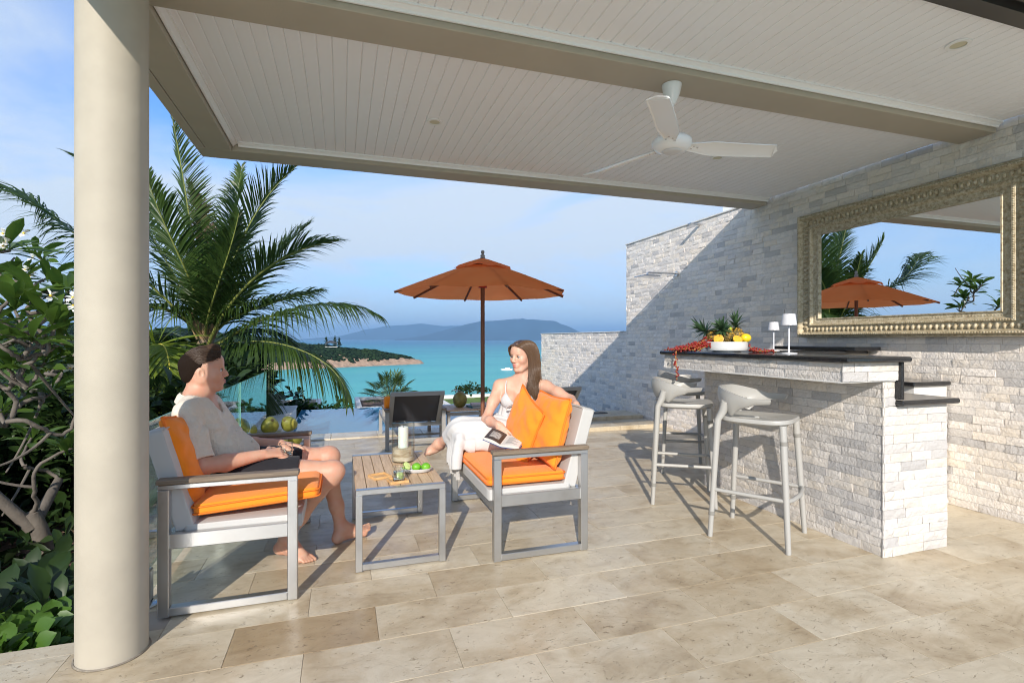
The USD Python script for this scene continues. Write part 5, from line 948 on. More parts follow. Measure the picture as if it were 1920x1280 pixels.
fp = Thing('fan_palm', 'small green fan palm growing in the mulch planter beyond the pool', 'palm', loc=(1.0, 11.35, -.2)); q = np.random.default_rng(3)
FANL = leafy('fan_palm_leaf', (0.06, 0.10, 0.022), (0.12, 0.165, 0.04), (0.22, 0.25, 0.08), 0.25, 0.45, 4)
fp.part('trunk', tube([(1.0, 11.35, -.24), (1.0, 11.35, -.02)], [.06, .05], 10), BARK, smooth=50)
for k in range(26):
    a = k * 2.4 + q.normal(0, .15); el = np.interp(k, [0, 26], [1.35, -.05]) + q.normal(0, .08); d = np.array([math.cos(a) * math.cos(el), math.sin(a) * math.cos(el), math.sin(el)]); L = q.uniform(.34, .46); b = np.array((1.0, 11.35, -.03)); e = b + d * L
    R = q.uniform(.24, .31); fs = []
    for j in np.linspace(-1.9, 1.9, 15):
        _, u, w = frame_of(d); dd = d * math.cos(j) + u * math.sin(j) + w * .12; fs.append(mv(aim((lambda v, f: (v * (1, .5, 1), f))(*leaf_shape(R * (1 - .12 * abs(j)), .028)), dd - (0, 0, .1)), e))
    lf = fp.part('fan_leaf', cat(*fs), FANL); fp.part('leaf_stalk', tube([b, (b + e) / 2 + (0, 0, .02), e], [.009, .007, .005], 6), RACH, under=str(lf.GetPath()), smooth=True)

# ================================================================ things on the headland
def hill_tree(x, y, h, w, seed):
    z = SEAZ + float(land_h(np.array(x), np.array(y))); t = Thing('headland_tree', ['tall thin tree on the skyline of the headland, leftmost of four', 'second tall thin tree from the left on the headland skyline', 'third tall thin tree on the headland skyline beside the hut', 'rightmost tall thin tree on the headland skyline'][seed], 'tree', 'thin trees on the headland skyline', loc=(x, y, z))
    q = np.random.default_rng(seed); t.part('trunk', tube([(x, y, z - 2), (x + .3, y, z + h * .5), (x, y, z + h * .9)], [.45, .3, .1], 6), FBARK, smooth=True); out = []
    for k in range(170):
        s = q.uniform(.35, 1); d = q.normal(0, 1, 3) * (w * (1.15 - s), w * (1.15 - s), .6); out.append(mv(rot(rot((np.array([(-.5, -.22, 0), (.5, -.22, 0), (.4, .22, 0), (-.4, .22, 0)]) * 1.5, np.array([(0, 1, 2), (0, 2, 3)])), (1, 0, 0), q.uniform(0, 3)), (0, 0, 1), q.uniform(0, 6)), (x + d[0], y + d[1], z + h * s + d[2])))
    t.part('crown', cat(*out), FOREST)
for i, (u, d, h, w) in enumerate(((598, 555, 13, 1.9), (612, 548, 15, 2.0), (628, 545, 14, 1.7), (636, 540, 12, 1.5))):
    p = far(u, 636, d); hill_tree(p[0], p[1], h, w, i)
p = far(621, 636, 520); z = SEAZ + float(land_h(p[0], p[1])); hut = Thing('hut', 'small open hut with a dark roof on the headland ridge', 'hut', loc=(p[0], p[1], z))
hut.part('roof', hullpts([(p[0] - 6, p[1] - 4, z + 5.2, p[0] + 6, p[1] + 4, z + 5.5), (p[0] - 2, p[1] - 1, z + 5.6, p[0] + 2, p[1] + 1, z + 7.6)]), DARK)
hut.part('deck', box(p[0] - 6, p[0] + 6, p[1] - 4, p[1] + 4, z + 1.0, z + 1.6), CONCRETE)
for a in (-5, 5):
    for b in (-3.4, 3.4): hut.part('post', box(p[0] + a - .2, p[0] + a + .2, p[1] + b - .2, p[1] + b + .2, z - 3, z + 5.2), DARK)
# ================================================================ people: one smooth skin from blended round cones
class Field:
    def __init__(s, lo, hi, h):
        s.lo, s.h = np.array(lo, float), h; s.n = np.ceil((np.array(hi) - lo) / h).astype(int) + 1; s.D = np.full(s.n, 0.2, np.float32)
    def win(s, lo, hi):
        a = np.clip(np.floor((lo - s.lo) / s.h).astype(int), 0, s.n); b = np.clip(np.ceil((hi - s.lo) / s.h).astype(int) + 1, 0, s.n)
        sl = tuple(slice(i, j) for i, j in zip(a, b)); g = np.meshgrid(*[s.lo[k] + s.h * np.arange(a[k], b[k]) for k in range(3)], indexing='ij', sparse=True)
        return sl, g
    def put(s, sl, d, k, sub=False):
        A = s.D[sl]
        if sub: d = -d; A2 = np.maximum(A, d); q = np.maximum(k - np.abs(A - d), 0) / max(k, 1e-6); s.D[sl] = A2 + q * q * k / 4
        else: A2 = np.minimum(A, d); q = np.maximum(k - np.abs(A - d), 0) / max(k, 1e-6); s.D[sl] = A2 - q * q * k / 4
    def cone(s, a, b, ra, rb, k=0.02, flat=None):
        """A round cone from a to b; flat = (direction, factor) squashes it along a direction."""
        a, b = np.array(a, float), np.array(b, float); m = max(ra, rb) * 1.6 + k + 0.03; sl, (X, Y, Z) = s.win(np.minimum(a, b) - m, np.maximum(a, b) + m)
        ab = b - a; L2 = ab @ ab + 1e-12; px, py, pz = X - a[0], Y - a[1], Z - a[2]; t = np.clip((px * ab[0] + py * ab[1] + pz * ab[2]) / L2, 0, 1)
        qx, qy, qz = px - ab[0] * t, py - ab[1] * t, pz - ab[2] * t
        if flat is not None:
            n = np.array(flat[0], float); n /= np.linalg.norm(n); c = (qx * n[0] + qy * n[1] + qz * n[2]) * (1 / flat[1] - 1); qx, qy, qz = qx + c * n[0], qy + c * n[1], qz + c * n[2]
        d = np.sqrt(qx * qx + qy * qy + qz * qz) - (ra + (rb - ra) * t)
        s.put(sl, d.astype(np.float32), k)
    def chain(s, pts, rs, k=0.02, flat=None):
        for i in range(len(pts) - 1): s.cone(pts[i], pts[i + 1], rs[i], rs[i + 1], k, flat)
    def ell(s, c, r, R=None, k=0.02, sub=False):
        """An ellipsoid; the rows of R are its axes."""
        c, r = np.array(c, float), np.array(r, float); m = r.max() + k + 0.03; sl, (X, Y, Z) = s.win(c - m, c + m); R = np.eye(3) if R is None else R
        p = [X - c[0], Y - c[1], Z - c[2]]; q = [sum(R[i][j] * p[j] for j in range(3)) / r[i] for i in range(3)]; L = np.sqrt(sum(v * v for v in q)); L2 = np.sqrt(sum((v / r[i]) ** 2 for i, v in enumerate(q)))
        s.put(sl, (L * (L - 1) / np.maximum(L2, 1e-6)).astype(np.float32), k, sub)
    def coords(s): return np.meshgrid(*[s.lo[k] + s.h * np.arange(s.n[k]) for k in range(3)], indexing='ij', sparse=True)
    def mesh(s, D=None, smooth=2):
        D = s.D if D is None else D; I = D < 0; n = np.array(D.shape) - 1; cnt = np.zeros(n, np.int8)
        for dx, dy, dz in np.ndindex(2, 2, 2): cnt += I[dx:n[0] + dx, dy:n[1] + dy, dz:n[2] + dz]
        act = (cnt > 0) & (cnt < 8); idx = np.full(n, -1, np.int64); cells = np.argwhere(act); idx[act] = np.arange(len(cells)); acc, num = np.zeros((len(cells), 3)), np.zeros(len(cells))
        for ax in range(3):
            o = [k for k in range(3) if k != ax]
            for e in np.ndindex(2, 2):
                c0 = cells.copy(); c0[:, o[0]] += e[0]; c0[:, o[1]] += e[1]; c1 = c0.copy(); c1[:, ax] += 1
                a, b = D[tuple(c0.T)], D[tuple(c1.T)]; x = (a < 0) != (b < 0); t = a[x] / (a[x] - b[x]); p = c0[x].astype(float); p[:, ax] += t; acc[x] += p; num[x] += 1
        V = s.lo + s.h * (acc / np.maximum(num, 1)[:, None]); Q = []
        for ax in range(3):
            o = [(ax + 1) % 3, (ax + 2) % 3]; A = np.take(I, range(0, D.shape[ax] - 1), ax); B = np.take(I, range(1, D.shape[ax]), ax); e = np.argwhere(A != B); e = e[(e[:, o[0]] > 0) & (e[:, o[1]] > 0) & (e[:, o[0]] < n[o[0]]) & (e[:, o[1]] < n[o[1]])]
            flip = A[tuple(e.T)]; ids = []
            for i, j in ((-1, -1), (0, -1), (0, 0), (-1, 0)): c = e.copy(); c[:, o[0]] += i; c[:, o[1]] += j; ids.append(idx[tuple(c.T)])
            q = np.stack(ids, 1); q[~flip] = q[~flip][:, ::-1]; Q.append(q)
        Q = np.vstack(Q); F = np.vstack([Q[:, [0, 1, 2]], Q[:, [0, 2, 3]]])
        if smooth:
            from scipy.sparse import coo_matrix
            E = np.vstack([Q[:, [0, 1]], Q[:, [1, 2]], Q[:, [2, 3]], Q[:, [3, 0]]]); E = np.vstack([E, E[:, ::-1]]); W = coo_matrix((np.ones(len(E)), (E[:, 0], E[:, 1])), shape=(len(V), len(V))).tocsr(); W.data[:] = 1; dg = np.asarray(W.sum(1))
            for k in range(smooth): V = V + 0.5 * (W @ V / np.maximum(dg, 1) - V); V = V - 0.51 * (W @ V / np.maximum(dg, 1) - V)
        return V, F
def basis(fwd, up=(0, 0, 1.0)):
    f = np.array(fwd, float); f /= np.linalg.norm(f); l = np.cross(up, f); l /= np.linalg.norm(l); return np.stack([f, l, np.cross(f, l)])   # rows: forward, left, up
def head(F, c, R, sc=1.0, jaw=1.0, smile=0.003):
    P = lambda x, y, z: np.array(c) + sc * (np.array([x, y, z]) @ R)
    e = lambda p, r, k=.02, sub=False: F.ell(P(*p), np.array(r) * sc, R, k, sub)
    e((-.014, 0, .034), (.097, .075, .080), .03); e((.028, 0, -.015), (.060, .060, .080), .04); e((-.03, 0, -.02), (.06, .062, .06), .03)
    for s in (-1, 1):
        F.cone(P(-.002, .052 * s * jaw, -.045), P(.05, .026 * s, -.094), .026 * sc * jaw, .019 * sc, .03); e((.056, .040 * s, -.020), (.026, .024, .024), .025)
        e((-.012, .076 * s, -.008), (.019, .008, .031), .008); e((-.006, .083 * s, -.006), (.010, .006, .017), .004, True)
    F.cone(P(.076, -.026, .026), P(.076, .026, .026), .015 * sc, .015 * sc, .02); e((.070, 0, -.095), (.020, .022, .017), .02); e((.062, 0, .058), (.034, .045, .034), .03)
    for s in (-1, 1): e((.094, .031 * s, .003), (.013, .017, .011), .012, True)
    F.chain([P(.089, 0, .012), P(.100, 0, -.010), P(.1085, 0, -.026)], [.0072 * sc, .0090 * sc, .0108 * sc], .014)
    for s in (-1, 1): e((.098, .0125 * s, -.032), (.011, .008, .008), .006)
    e((.080, 0, -.060), (.017, .028, .022), .015)
    F.chain([P(.079, -.024, -.0585 + smile * 1.6), P(.0945, -.008, -.0560), P(.0945, .008, -.0560), P(.079, .024, -.0585 + smile * 1.6)], [.0035 * sc, .0045 * sc, .0045 * sc, .0035 * sc], .006)
    F.chain([P(.079, -.023, -.061 + smile * 1.6), P(.0930, -.007, -.0665), P(.0930, .007, -.0665), P(.079, .023, -.061 + smile * 1.6)], [.0035 * sc, .0050 * sc, .0050 * sc, .0035 * sc], .006)
    return P
SKINS = {}
def skin(name, c):
    c = np.array(c); return mat(name, {'g': ('geometry', {}), 'n': ('noise_texture', {'scale': 22.0, 'detail': 4.0}), 'r': ('rgb_ramp', {'ramp': [(0.3, tuple(c * (1.0, .86, .82))), (0.6, tuple(c)), (0.8, tuple(c * (1.03, 1.02, 1.0)))]}), 'n2': ('noise_texture', {'scale': 500.0, 'detail': 2.0}), 'b': ('bump', {'distance': 0.0005}),
        'p': ('principled_bsdf', {'roughness': 0.48, 'subsurface_weight': 0.12, 'subsurface_scale': 0.02, 'specular_ior_level': 0.4})}, [('g.position', 'n.vector'), ('n.fac', 'r.fac'), ('r.color', 'p.base_color'), ('g.position', 'n2.vector'), ('n2.fac', 'b.height'), ('b.normal', 'p.normal')])
EYEW = plain('eye_white', (0.5, 0.48, 0.46), 0.15); IRIS = plain('eye_iris', (0.05, 0.04, 0.03), 0.1)
def face_parts(t, body, P, R, brow, lip, sc=1.0, smile=.003):
    u = str(body.GetPath())
    for s in (-1, 1):
        e = t.part('eye', ball(P(.0780, .0315 * s, .002), .0116 * sc, 2), EYEW, smooth=True, under=u)
    t.part('iris', cat(*[ball(P(.0840, .0305 * s + .0006, .002), (.0078 * sc,) * 3, 2) for s in (-1, 1)]), IRIS, smooth=True, under=u)
    t.part('eyebrow', cat(*[tube([P(.090, .014 * s, .0195), P(.0905, .028 * s, .0245), P(.077, .047 * s, .020)], [.003 * sc, .0034 * sc, .0016 * sc], 6) for s in (-1, 1)]), brow, smooth=True, under=u)
    t.part('eyelid', cat(*[tube([P(.0875, .0185 * s, .0055), P(.0915, .031 * s, .0095), P(.083, .0445 * s, .0045)], [.0018 * sc, .0024 * sc, .0016 * sc], 6) for s in (-1, 1)]), brow, smooth=True, under=u)
    t.part('lips', cat(tube([P(.0840, -.025, -.0585 + smile * 1.6), P(.0990, -.008, -.0550), P(.0998, 0, -.0562), P(.0990, .008, -.0550), P(.0840, .025, -.0585 + smile * 1.6)], np.array([.0022, .0042, .0038, .0042, .0022]) * sc, 8),
        tube([P(.0836, -.024, -.0605 + smile * 1.6), P(.0980, -.007, -.0668), P(.0980, .007, -.0668), P(.0836, .024, -.0605 + smile * 1.6)], np.array([.0024, .0050, .0050, .0024]) * sc, 8)), lip, smooth=True, under=u)
def hand(F, w, d, n, curl, r=0.0085, size=1.0, spread=0.16, thumb=1):
    """Wrist point w, d towards the fingers, n out of the palm's back; curl bends the fingers towards the palm (one value per finger)."""
    d = np.array(d, float); d /= np.linalg.norm(d); n = np.array(n, float); n -= d * (n @ d); n /= np.linalg.norm(n); s = np.cross(d, n) * thumb; w = np.array(w, float)
    F.cone(w, w + d * .03 * size, .021 * size, .024 * size, .02, (n, .62))
    for k, x in enumerate((-.027, -.009, .009, .027)): F.cone(w + d * .02 * size + s * x * .6, w + d * .085 * size + s * x * size, .013 * size, .0105 * size, .016, (n, .8))
    for k, (x, L) in enumerate(((.028, .070), (.0095, .078), (-.0095, .072), (-.028, .056))):
        p = w + d * .086 * size + s * x * size; a = 0.0; dirn = d + s * x * spread / .028; dirn /= np.linalg.norm(dirn); pts = [p]; c = curl[k]
        for seg, fr in enumerate((.45, .30, .25)):
            a += c * (.75 if seg == 0 else 1.0); v = dirn * math.cos(a) - n * math.sin(a); pts.append(pts[-1] + v * L * fr * size)
        F.chain(pts, [r * 1.08, r, r * .92, r * .78], .003)
    b = w + d * .022 * size + s * .020 * size; t1 = b + (d * .5 + s * .75 - n * .25) / .94 * .040 * size; t2 = t1 + (d * .85 + s * .25 - n * .35) / .96 * .032 * size; t3 = t2 + (d * .9 - s * .05 - n * .40) * .024 * size
    F.chain([b, t1, t2, t3], [.014 * size, .0115 * size, .0098, .0078], .008)
def foot(F, ankle, heel, ball_, toe, width=.082):
    """A bare foot: ankle, heel and ball centres, toe the big toe's tip direction; five toes."""
    ankle, heel, ball_, toe = (np.array(p, float) for p in (ankle, heel, ball_, toe)); d = toe - ball_; d /= np.linalg.norm(d); s = np.cross(d, (0, 0, 1.0)); s /= np.linalg.norm(s)
    F.cone(ankle, heel, .036, .030, .03); F.cone(ankle + d * .02, ball_ + (0, 0, .012), .034, .022, .03); F.cone(heel, ball_, .026, .020, .03)
    for x in (-.028, 0, .028): F.cone((ankle + heel) / 2 + d * .04 - (0, 0, .01), ball_ + s * x, .024, .0185, .02)
    return d, s
def toes(F, ball_, d, s, big, lift=0.0):
    for k, (x, L, r) in enumerate(((.030, .056, .0125), (.011, .054, .0095), (-.004, .048, .009), (-.018, .041, .0085), (-.031, .033, .0082))):
        a = np.array(ball_) + s * x * big; e = a + d * L + (0, 0, lift * L - .004); F.chain([a, (a + e) / 2 + (0, 0, .005), e], [r * 1.15, r, r * .85], .006)
def strands(roots, paths, r, n=4):
    return cat(*[tube(p, np.linspace(r * 1.0, r * .35, len(p)), n, cap=False) for p in paths])
# ---------------------------------------------------------------- the man
man = Thing('person', 'person in a cream linen shirt and black shorts, sitting barefoot on the left sofa', 'person', loc=(-0.45, 3.25, 0))
H1 = 0.0042
B = Field((-1.0, 2.86, -0.03), (0.34, 3.66, 1.26), H1)
MH = np.array([-0.728, 3.285, 1.072]); MR = basis((0.985, 0.15, 0.04)); MP = head(B, MH, MR, 1.02, 1.05)
NB = np.array([-0.755, 3.275, 0.925]); B.chain([MH + np.array([-.022, 0, -.055]) @ MR, NB], [.053, .057], .03)
SHR, SHL = np.array([-0.765, 3.075, 0.862]), np.array([-0.735, 3.475, 0.862])
B.cone(NB, SHR + (0.01, .03, .02), .058, .050, .05); B.cone(NB, SHL + (0.01, -.03, .02), .058, .050, .05)
B.cone((-.745, 3.20, .80), (-.735, 3.36, .80), .108, .108, .06); B.cone((-.70, 3.215, .68), (-.695, 3.335, .68), .108, .108, .08); B.cone((-.62, 3.20, .575), (-.615, 3.33, .575), .105, .105, .08); B.cone((-.60, 3.19, .555), (-.60, 3.35, .555), .10, .10, .05)
ELR, WRR = np.array([-0.660, 2.975, 0.612]), np.array([-0.400, 3.095, 0.628])
B.chain([SHR, (SHR + ELR) / 2 + (.006, -.006, 0), ELR], [.056, .051, .041], .03); B.chain([ELR, ELR + (WRR - ELR) * .35 + (0, 0, -.006), WRR], [.042, .043, .027], .02)
ELL, WRL = np.array([-0.60, 3.53, 0.61]), np.array([-0.35, 3.44, 0.615])
B.chain([SHL, ELL], [.055, .041], .03); B.chain([ELL, ELL + (WRL - ELL) * .35, WRL], [.042, .042, .027], .02)
hand(B, WRR, (0.90, 0.42, -0.02), (-0.22, -0.60, 0.77), (0.50, .55, .6, .65), size=1.0, thumb=-1)
hand(B, WRL, (0.95, -0.25, -0.10), (0.1, 0.2, 0.95), (0.2, .2, .25, .3), size=1.0)
KNR, KNL = np.array([-0.045, 3.11, 0.500]), np.array([-0.072, 3.425, 0.520]); ANR, ANL = np.array([-0.298, 3.215, 0.120]), np.array([-0.002, 3.375, 0.085])
for hip, kn, an in (((-.56, 3.155, .515), KNR, ANR), ((-.56, 3.375, .515), KNL, ANL)):
    hip = np.array(hip); B.chain([hip, hip + (kn - hip) * .5 + (0, 0, .006), kn - (kn - hip) * .06], [.092, .076, .062], .03); B.cone(kn + (.006, 0, .004), kn + (-.01, 0, -.03), .058, .055, .03)
    back_ = np.cross(np.cross(an - kn, (1, 0, 0)), an - kn); back_ /= np.linalg.norm(back_); back_ *= -np.sign(back_[0])
    B.chain([kn, kn + (an - kn) * .30 + back_ * .020, kn + (an - kn) * .68 + back_ * .004, an], [.055, .057, .040, .034], .03)
d_, s_ = foot(B, ANR, (-.335, 3.245, .055), (-.205, 3.150, .022), (-.14, 3.10, .012)); toes(B, (-.205, 3.150, .020), d_, s_, -1)
d_, s_ = foot(B, ANL, (-.022, 3.358, .034), (.128, 3.425, .030), (.20, 3.455, .045)); toes(B, (.128, 3.425, .034), d_, s_, -1, .30)
SKM = skin('mans_skin', (0.52, 0.295, 0.205)); mb = man.part('body', B.mesh(), SKM, smooth=True)
HAIRM = mat('short_brown_hair', {'g': ('geometry', {}), 'r': ('rgb_ramp', {'ramp': [(0, (0.045, 0.025, 0.014)), (1, (0.17, 0.095, 0.05))]}), 'p': ('principled_bsdf', {'roughness': 0.42, 'specular_ior_level': 0.35})}, [('g.random_per_island', 'r.fac'), ('r.color', 'p.base_color')])
face_parts(man, mb, MP, MR, plain('brown_brow', (0.06, 0.032, 0.018), 0.7), plain('mans_lips', (0.44, 0.18, 0.14), 0.45), 1.02)
# hair: a close cap with a fade, and longer locks swept up and back
q = np.random.default_rng(5)
def scalp(c, R, sc, az, el, off):
    d = np.array([math.cos(el) * math.cos(az), math.cos(el) * math.sin(az), math.sin(el)]); r = np.array((.097, .075, .080)) * sc; k = 1 / np.sqrt(((d / r) ** 2).sum()); return np.array(c) + (np.array([-.014, 0, .034]) * sc + d * (k + off)) @ R, d @ R
HC = Field(MH - .16, MH + .18, 0.003); sc = 1.02
HC.ell(MH + np.array([-.020, 0, .038]) @ MR, np.array((.100, .0785, .0835)) * sc, MR, .02); HC.ell(MH + np.array([-.055, 0, -.012]) @ MR, np.array((.058, .066, .058)), MR, .02)
X, Y, Z = HC.coords(); L = [sum(MR[i][j] * (c_ - MH[j]) for j, c_ in enumerate((X, Y, Z))) for i in range(3)]
hl_ = np.minimum(np.maximum(L[0] - .052 - .45 * (L[2] - .09).clip(-.1, .02), (0.012 - L[2]) + np.maximum(L[0] + .012, 0) * 2.6 - np.maximum(-L[0] - .012, 0) * 1.5), .1)
HC.D = np.maximum(HC.D + 0.0012 * np.sin(L[0] * 900 + L[2] * 500), hl_ * .7).astype(np.float32)
man.part('hair_cap', HC.mesh(), plain('cropped_hair', (0.014, 0.008, 0.005), 0.8, bump=(700, 0.002), specular_ior_level=0.12), smooth=True, under=str(mb.GetPath()))
EV = np.array((.104, .079, .080)) * sc; EC = np.array((.004, 0, .052)) * sc
HC2 = Field(MH - .16, MH + .20, 0.003); HC2.ell(MH + EC @ MR, EV * .985, MR, .02); HC2.ell(MH + np.array([.048, 0, .116]) @ MR, (.046, .050, .036), MR, .02)
X, Y, Z = HC2.coords(); L = [sum(MR[i][j] * (c_ - MH[j]) for j, c_ in enumerate((X, Y, Z))) for i in range(3)]
top_cut = np.maximum(.052 - L[2] - .25 * (-L[0]).clip(0, .2) + .25 * L[0].clip(0, .1), L[0] - .088); HC2.D = np.maximum(HC2.D + .0016 * np.sin(L[1] * 420 + 3 * np.sin(L[0] * 60)) * np.sin(L[0] * 90 + L[1] * 200), top_cut * .8).astype(np.float32)
man.part('hair_top', HC2.mesh(), plain('brown_hair_top', (0.055, 0.031, 0.018), 0.7, bump=(300, 0.003), specular_ior_level=0.15), smooth=True, under=str(mb.GetPath()))
paths = []
for k in range(2600):
    d = q.normal(size=3); d /= np.linalg.norm(d)
    if d[2] < -.05 or (EC + d * EV)[0] > .084 or ((EC + d * EV)[2] < .045 + .25 * max(d[0], 0) * .1 and d[0] > -.45): continue
    v = np.array([-1.0, .25 * np.sin(k * 1.7) + .5 * d[1] * max(0, d[0]), .55 * max(0, d[0])]); ln = .42 + .3 * max(0, d[2]); lift = q.uniform(.0, .07) * max(0, d[2]) + .05 * max(0, d[0]) * d[2]; pp = []
    for t_ in np.linspace(0, 1, 8):
        w_ = d + v * ln * t_; w_ /= np.linalg.norm(w_); w_[2] -= .12 * t_ * (1 - max(0, d[2])); pp.append(MH + (EC + w_ * EV * (1 + .16 * max(0, d[0]) * max(0, d[2]) + lift * math.sin(PI * min(1, t_ * .9 + .1)) + .012 * (1 - t_))) @ MR)
    paths.append(np.array(pp))
man.part('hair', strands(None, paths, .0016), HAIRM, smooth=True, under=str(mb.GetPath()))
# clothes
def cloth(name, col, fold=(16, 0.004), rough=0.85, w=700):
    return mat(name, {'g': ('geometry', {}), 'n': ('noise_texture', {'scale': fold[0], 'detail': 5.0, 'roughness': 0.55, 'distortion': 1.5}), 'b': ('bump', {'distance': fold[1], 'strength': 0.9}), 'w': ('noise_texture', {'scale': w, 'detail': 2.0}), 'b2': ('bump', {'distance': 0.0006}), 'p': ('principled_bsdf', {'base_color': col, 'roughness': rough, 'specular_ior_level': 0.2, 'sheen_weight': 0.1})},
        [('g.position', 'n.vector'), ('n.fac', 'b.height'), ('g.position', 'w.vector'), ('w.fac', 'b2.height'), ('b.normal', 'b2.normal'), ('b2.normal', 'p.normal')])
def folds(X, Y, Z, sc, amp, seed, st=(1, 1, 1)):
    P = np.stack(np.broadcast_arrays(X * sc * st[0], Y * sc * st[1], Z * sc * st[2]), -1); n = meshkit.fbm(P, 2, seed); return amp * (1 - np.abs(2 * n - 1) * 2).clip(-1, 1)
LINEN = cloth('cream_linen', (0.62, 0.555, 0.46), (30, 0.010)); BLACKC = cloth('black_cotton', (0.016, 0.016, 0.020), (18, 0.004))
S = Field((-0.98, 2.88, 0.50), (-0.30, 3.66, 1.0), 0.0048)
S.cone(NB - (0, 0, .025), SHR + (0, .01, .012), .072, .068, .05); S.cone(NB - (0, 0, .025), SHL + (0, -.01, .012), .072, .068, .05)
S.cone((-.740, 3.19, .80), (-.730, 3.37, .80), .126, .126, .06); S.cone((-.69, 3.20, .69), (-.68, 3.35, .69), .128, .128, .08); S.cone((-.61, 3.20, .60), (-.60, 3.335, .60), .128, .128, .08); S.cone((-.53, 3.22, .60), (-.52, 3.31, .60), .085, .085, .06)
eR = SHR + (ELR - SHR) * .86; S.chain([SHR, (SHR + eR) / 2 + (0, -.006, 0), eR + (0, -.004, 0)], [.070, .073, .075], .03); eL = SHL + (ELL - SHL) * .8; S.chain([SHL, eL], [.070, .075], .03)
X, Y, Z = S.coords(); S.D = S.D + (folds(X, Y, Z, 8, .011, 4, (1.0, 1.0, .45)) + folds(X + .5 * Z, Y, Z, 17, .006, 8, (.5, .5, 1.2))).astype(np.float32)
aR = (ELR - SHR) / np.linalg.norm(ELR - SHR); cut = (X - eR[0]) * aR[0] + (Y - eR[1]) * aR[1] + (Z - eR[2]) * aR[2]; near = np.sqrt((X - eR[0]) ** 2 + (Y - eR[1]) ** 2 + (Z - eR[2]) ** 2) < .14
aL = (ELL - SHL) / np.linalg.norm(ELL - SHL); cutL = (X - eL[0]) * aL[0] + (Y - eL[1]) * aL[1] + (Z - eL[2]) * aL[2]; nearL = np.sqrt((X - eL[0]) ** 2 + (Y - eL[1]) ** 2 + (Z - eL[2]) ** 2) < .14
S.D = np.where(near & (Y < 3.09), np.maximum(S.D, cut - .012), S.D); S.D = np.where(nearL & (Y > 3.46), np.maximum(S.D, cutL - .012), S.D)
S.D = np.maximum(S.D, .512 - Z + 0.004 * np.sin(X * 60 + Y * 50)).astype(np.float32)
arm = Field(S.lo, S.lo + S.h * (S.n - 1), S.h); arm.chain([SHR, ELR], [.055, .047], .01); arm.chain([SHL, ELL], [.055, .047], .01); arm.D = arm.D[:S.n[0], :S.n[1], :S.n[2]]
S.D = np.where((cut > -.03) & near | (cutL > -.03) & nearL, np.maximum(S.D, -(arm.D - .004)), S.D)
nk = Field(S.lo, S.lo + S.h * (S.n - 1), S.h); nk.chain([MH + np.array([-.02, 0, -.055]) @ MR, NB, NB + (.075, -.01, -.045), NB + (.105, -.012, -.095)], [.066, .070, .046, .02], .02); S.D = np.maximum(S.D, -(nk.D[:S.n[0], :S.n[1], :S.n[2]] - .003))
ms = man.part('shirt', S.mesh(smooth=2), LINEN, smooth=True)
cl_ = [];
for s in (-1, 1):
    a = [NB + (-.078, s * .02, .030), NB + (-.062, s * .062, .020), NB + (-.005, s * .088, .0), NB + (.055, s * .076, -.035), NB + (.098, s * .052, -.085), NB + (.125, s * .028, -.15)]
    C = spline(a, 26); o = spline([p + np.array(e) for p, e in zip(a, ((-.022, s * .012, -.035), (-.020, s * .026, -.034), (-.004, s * .034, -.036), (.014, s * .036, -.034), (.03, s * .045, -.034), (.010, s * .012, -.02)))], 26)
    hi = C + (0, 0, .008); v = np.concatenate([np.stack([C, hi, (hi + o) / 2 + (0, 0, .010), o], 1), np.stack([o - (0, 0, .004), (C + o) / 2 - (0, 0, .002)], 1)], 1); n = 6; i = np.arange(n); j = (i + 1) % n; f = []
    for r_ in range(25): q0 = r_ * n; f += [np.stack([q0 + i, q0 + n + i, q0 + n + j], 1), np.stack([q0 + i, q0 + n + j, q0 + j], 1)]
    cl_.append((v.reshape(-1, 3), np.vstack(f)))
man.part('collar', cat(*cl_), LINEN, smooth=50, under=str(ms.GetPath()))
man.part('button', cat(*[ball((-.622 + .062 * k + .02 * (k > 1), 3.245, .80 - .062 * k), (.006, .006, .006), 1) for k in range(4)]), plain('shell_button', (0.5, 0.46, 0.38), 0.3), smooth=True, under=str(ms.GetPath()))
T = Field((-0.78, 3.0, 0.42), (-0.10, 3.56, 0.72), 0.0048)
T.cone((-.60, 3.18, .54), (-.60, 3.36, .54), .118, .118, .05)
for hip, kn in (((-.56, 3.155, .52), KNR), ((-.56, 3.375, .52), KNL)): hip = np.array(hip); T.chain([hip, hip + (kn - hip) * .64 + (0, 0, .002)], [.104, .090], .02)
X, Y, Z = T.coords(); T.D = T.D + folds(X, Y, Z, 8, .004, 6, (1, 1, 1)).astype(np.float32); kR = np.array((-.56, 3.155, .515)); ux_ = (KNR - kR) / np.linalg.norm(KNR - kR); T.D = np.maximum(T.D, (X - kR[0]) * ux_[0] + (Z - kR[2]) * ux_[2] - .335)
lg = Field(T.lo, T.lo + T.h * (T.n - 1), T.h)
for hip, kn in (((-.56, 3.155, .515), KNR), ((-.56, 3.375, .515), KNL)): hip = np.array(hip); lg.chain([hip + (kn - hip) * .5, kn], [.080, .062], .02)
T.D = np.where((X > -.27) & (Z < 9), np.maximum(T.D, -(lg.D[:T.n[0], :T.n[1], :T.n[2]] - .004)), T.D); man.part('shorts', T.mesh(), BLACKC, smooth=True)
g2 = tumbler('clear tumbler held in the hand of the seated man', (-0.297, 3.178, 0.592), 0.036, 0.075, 0.3)

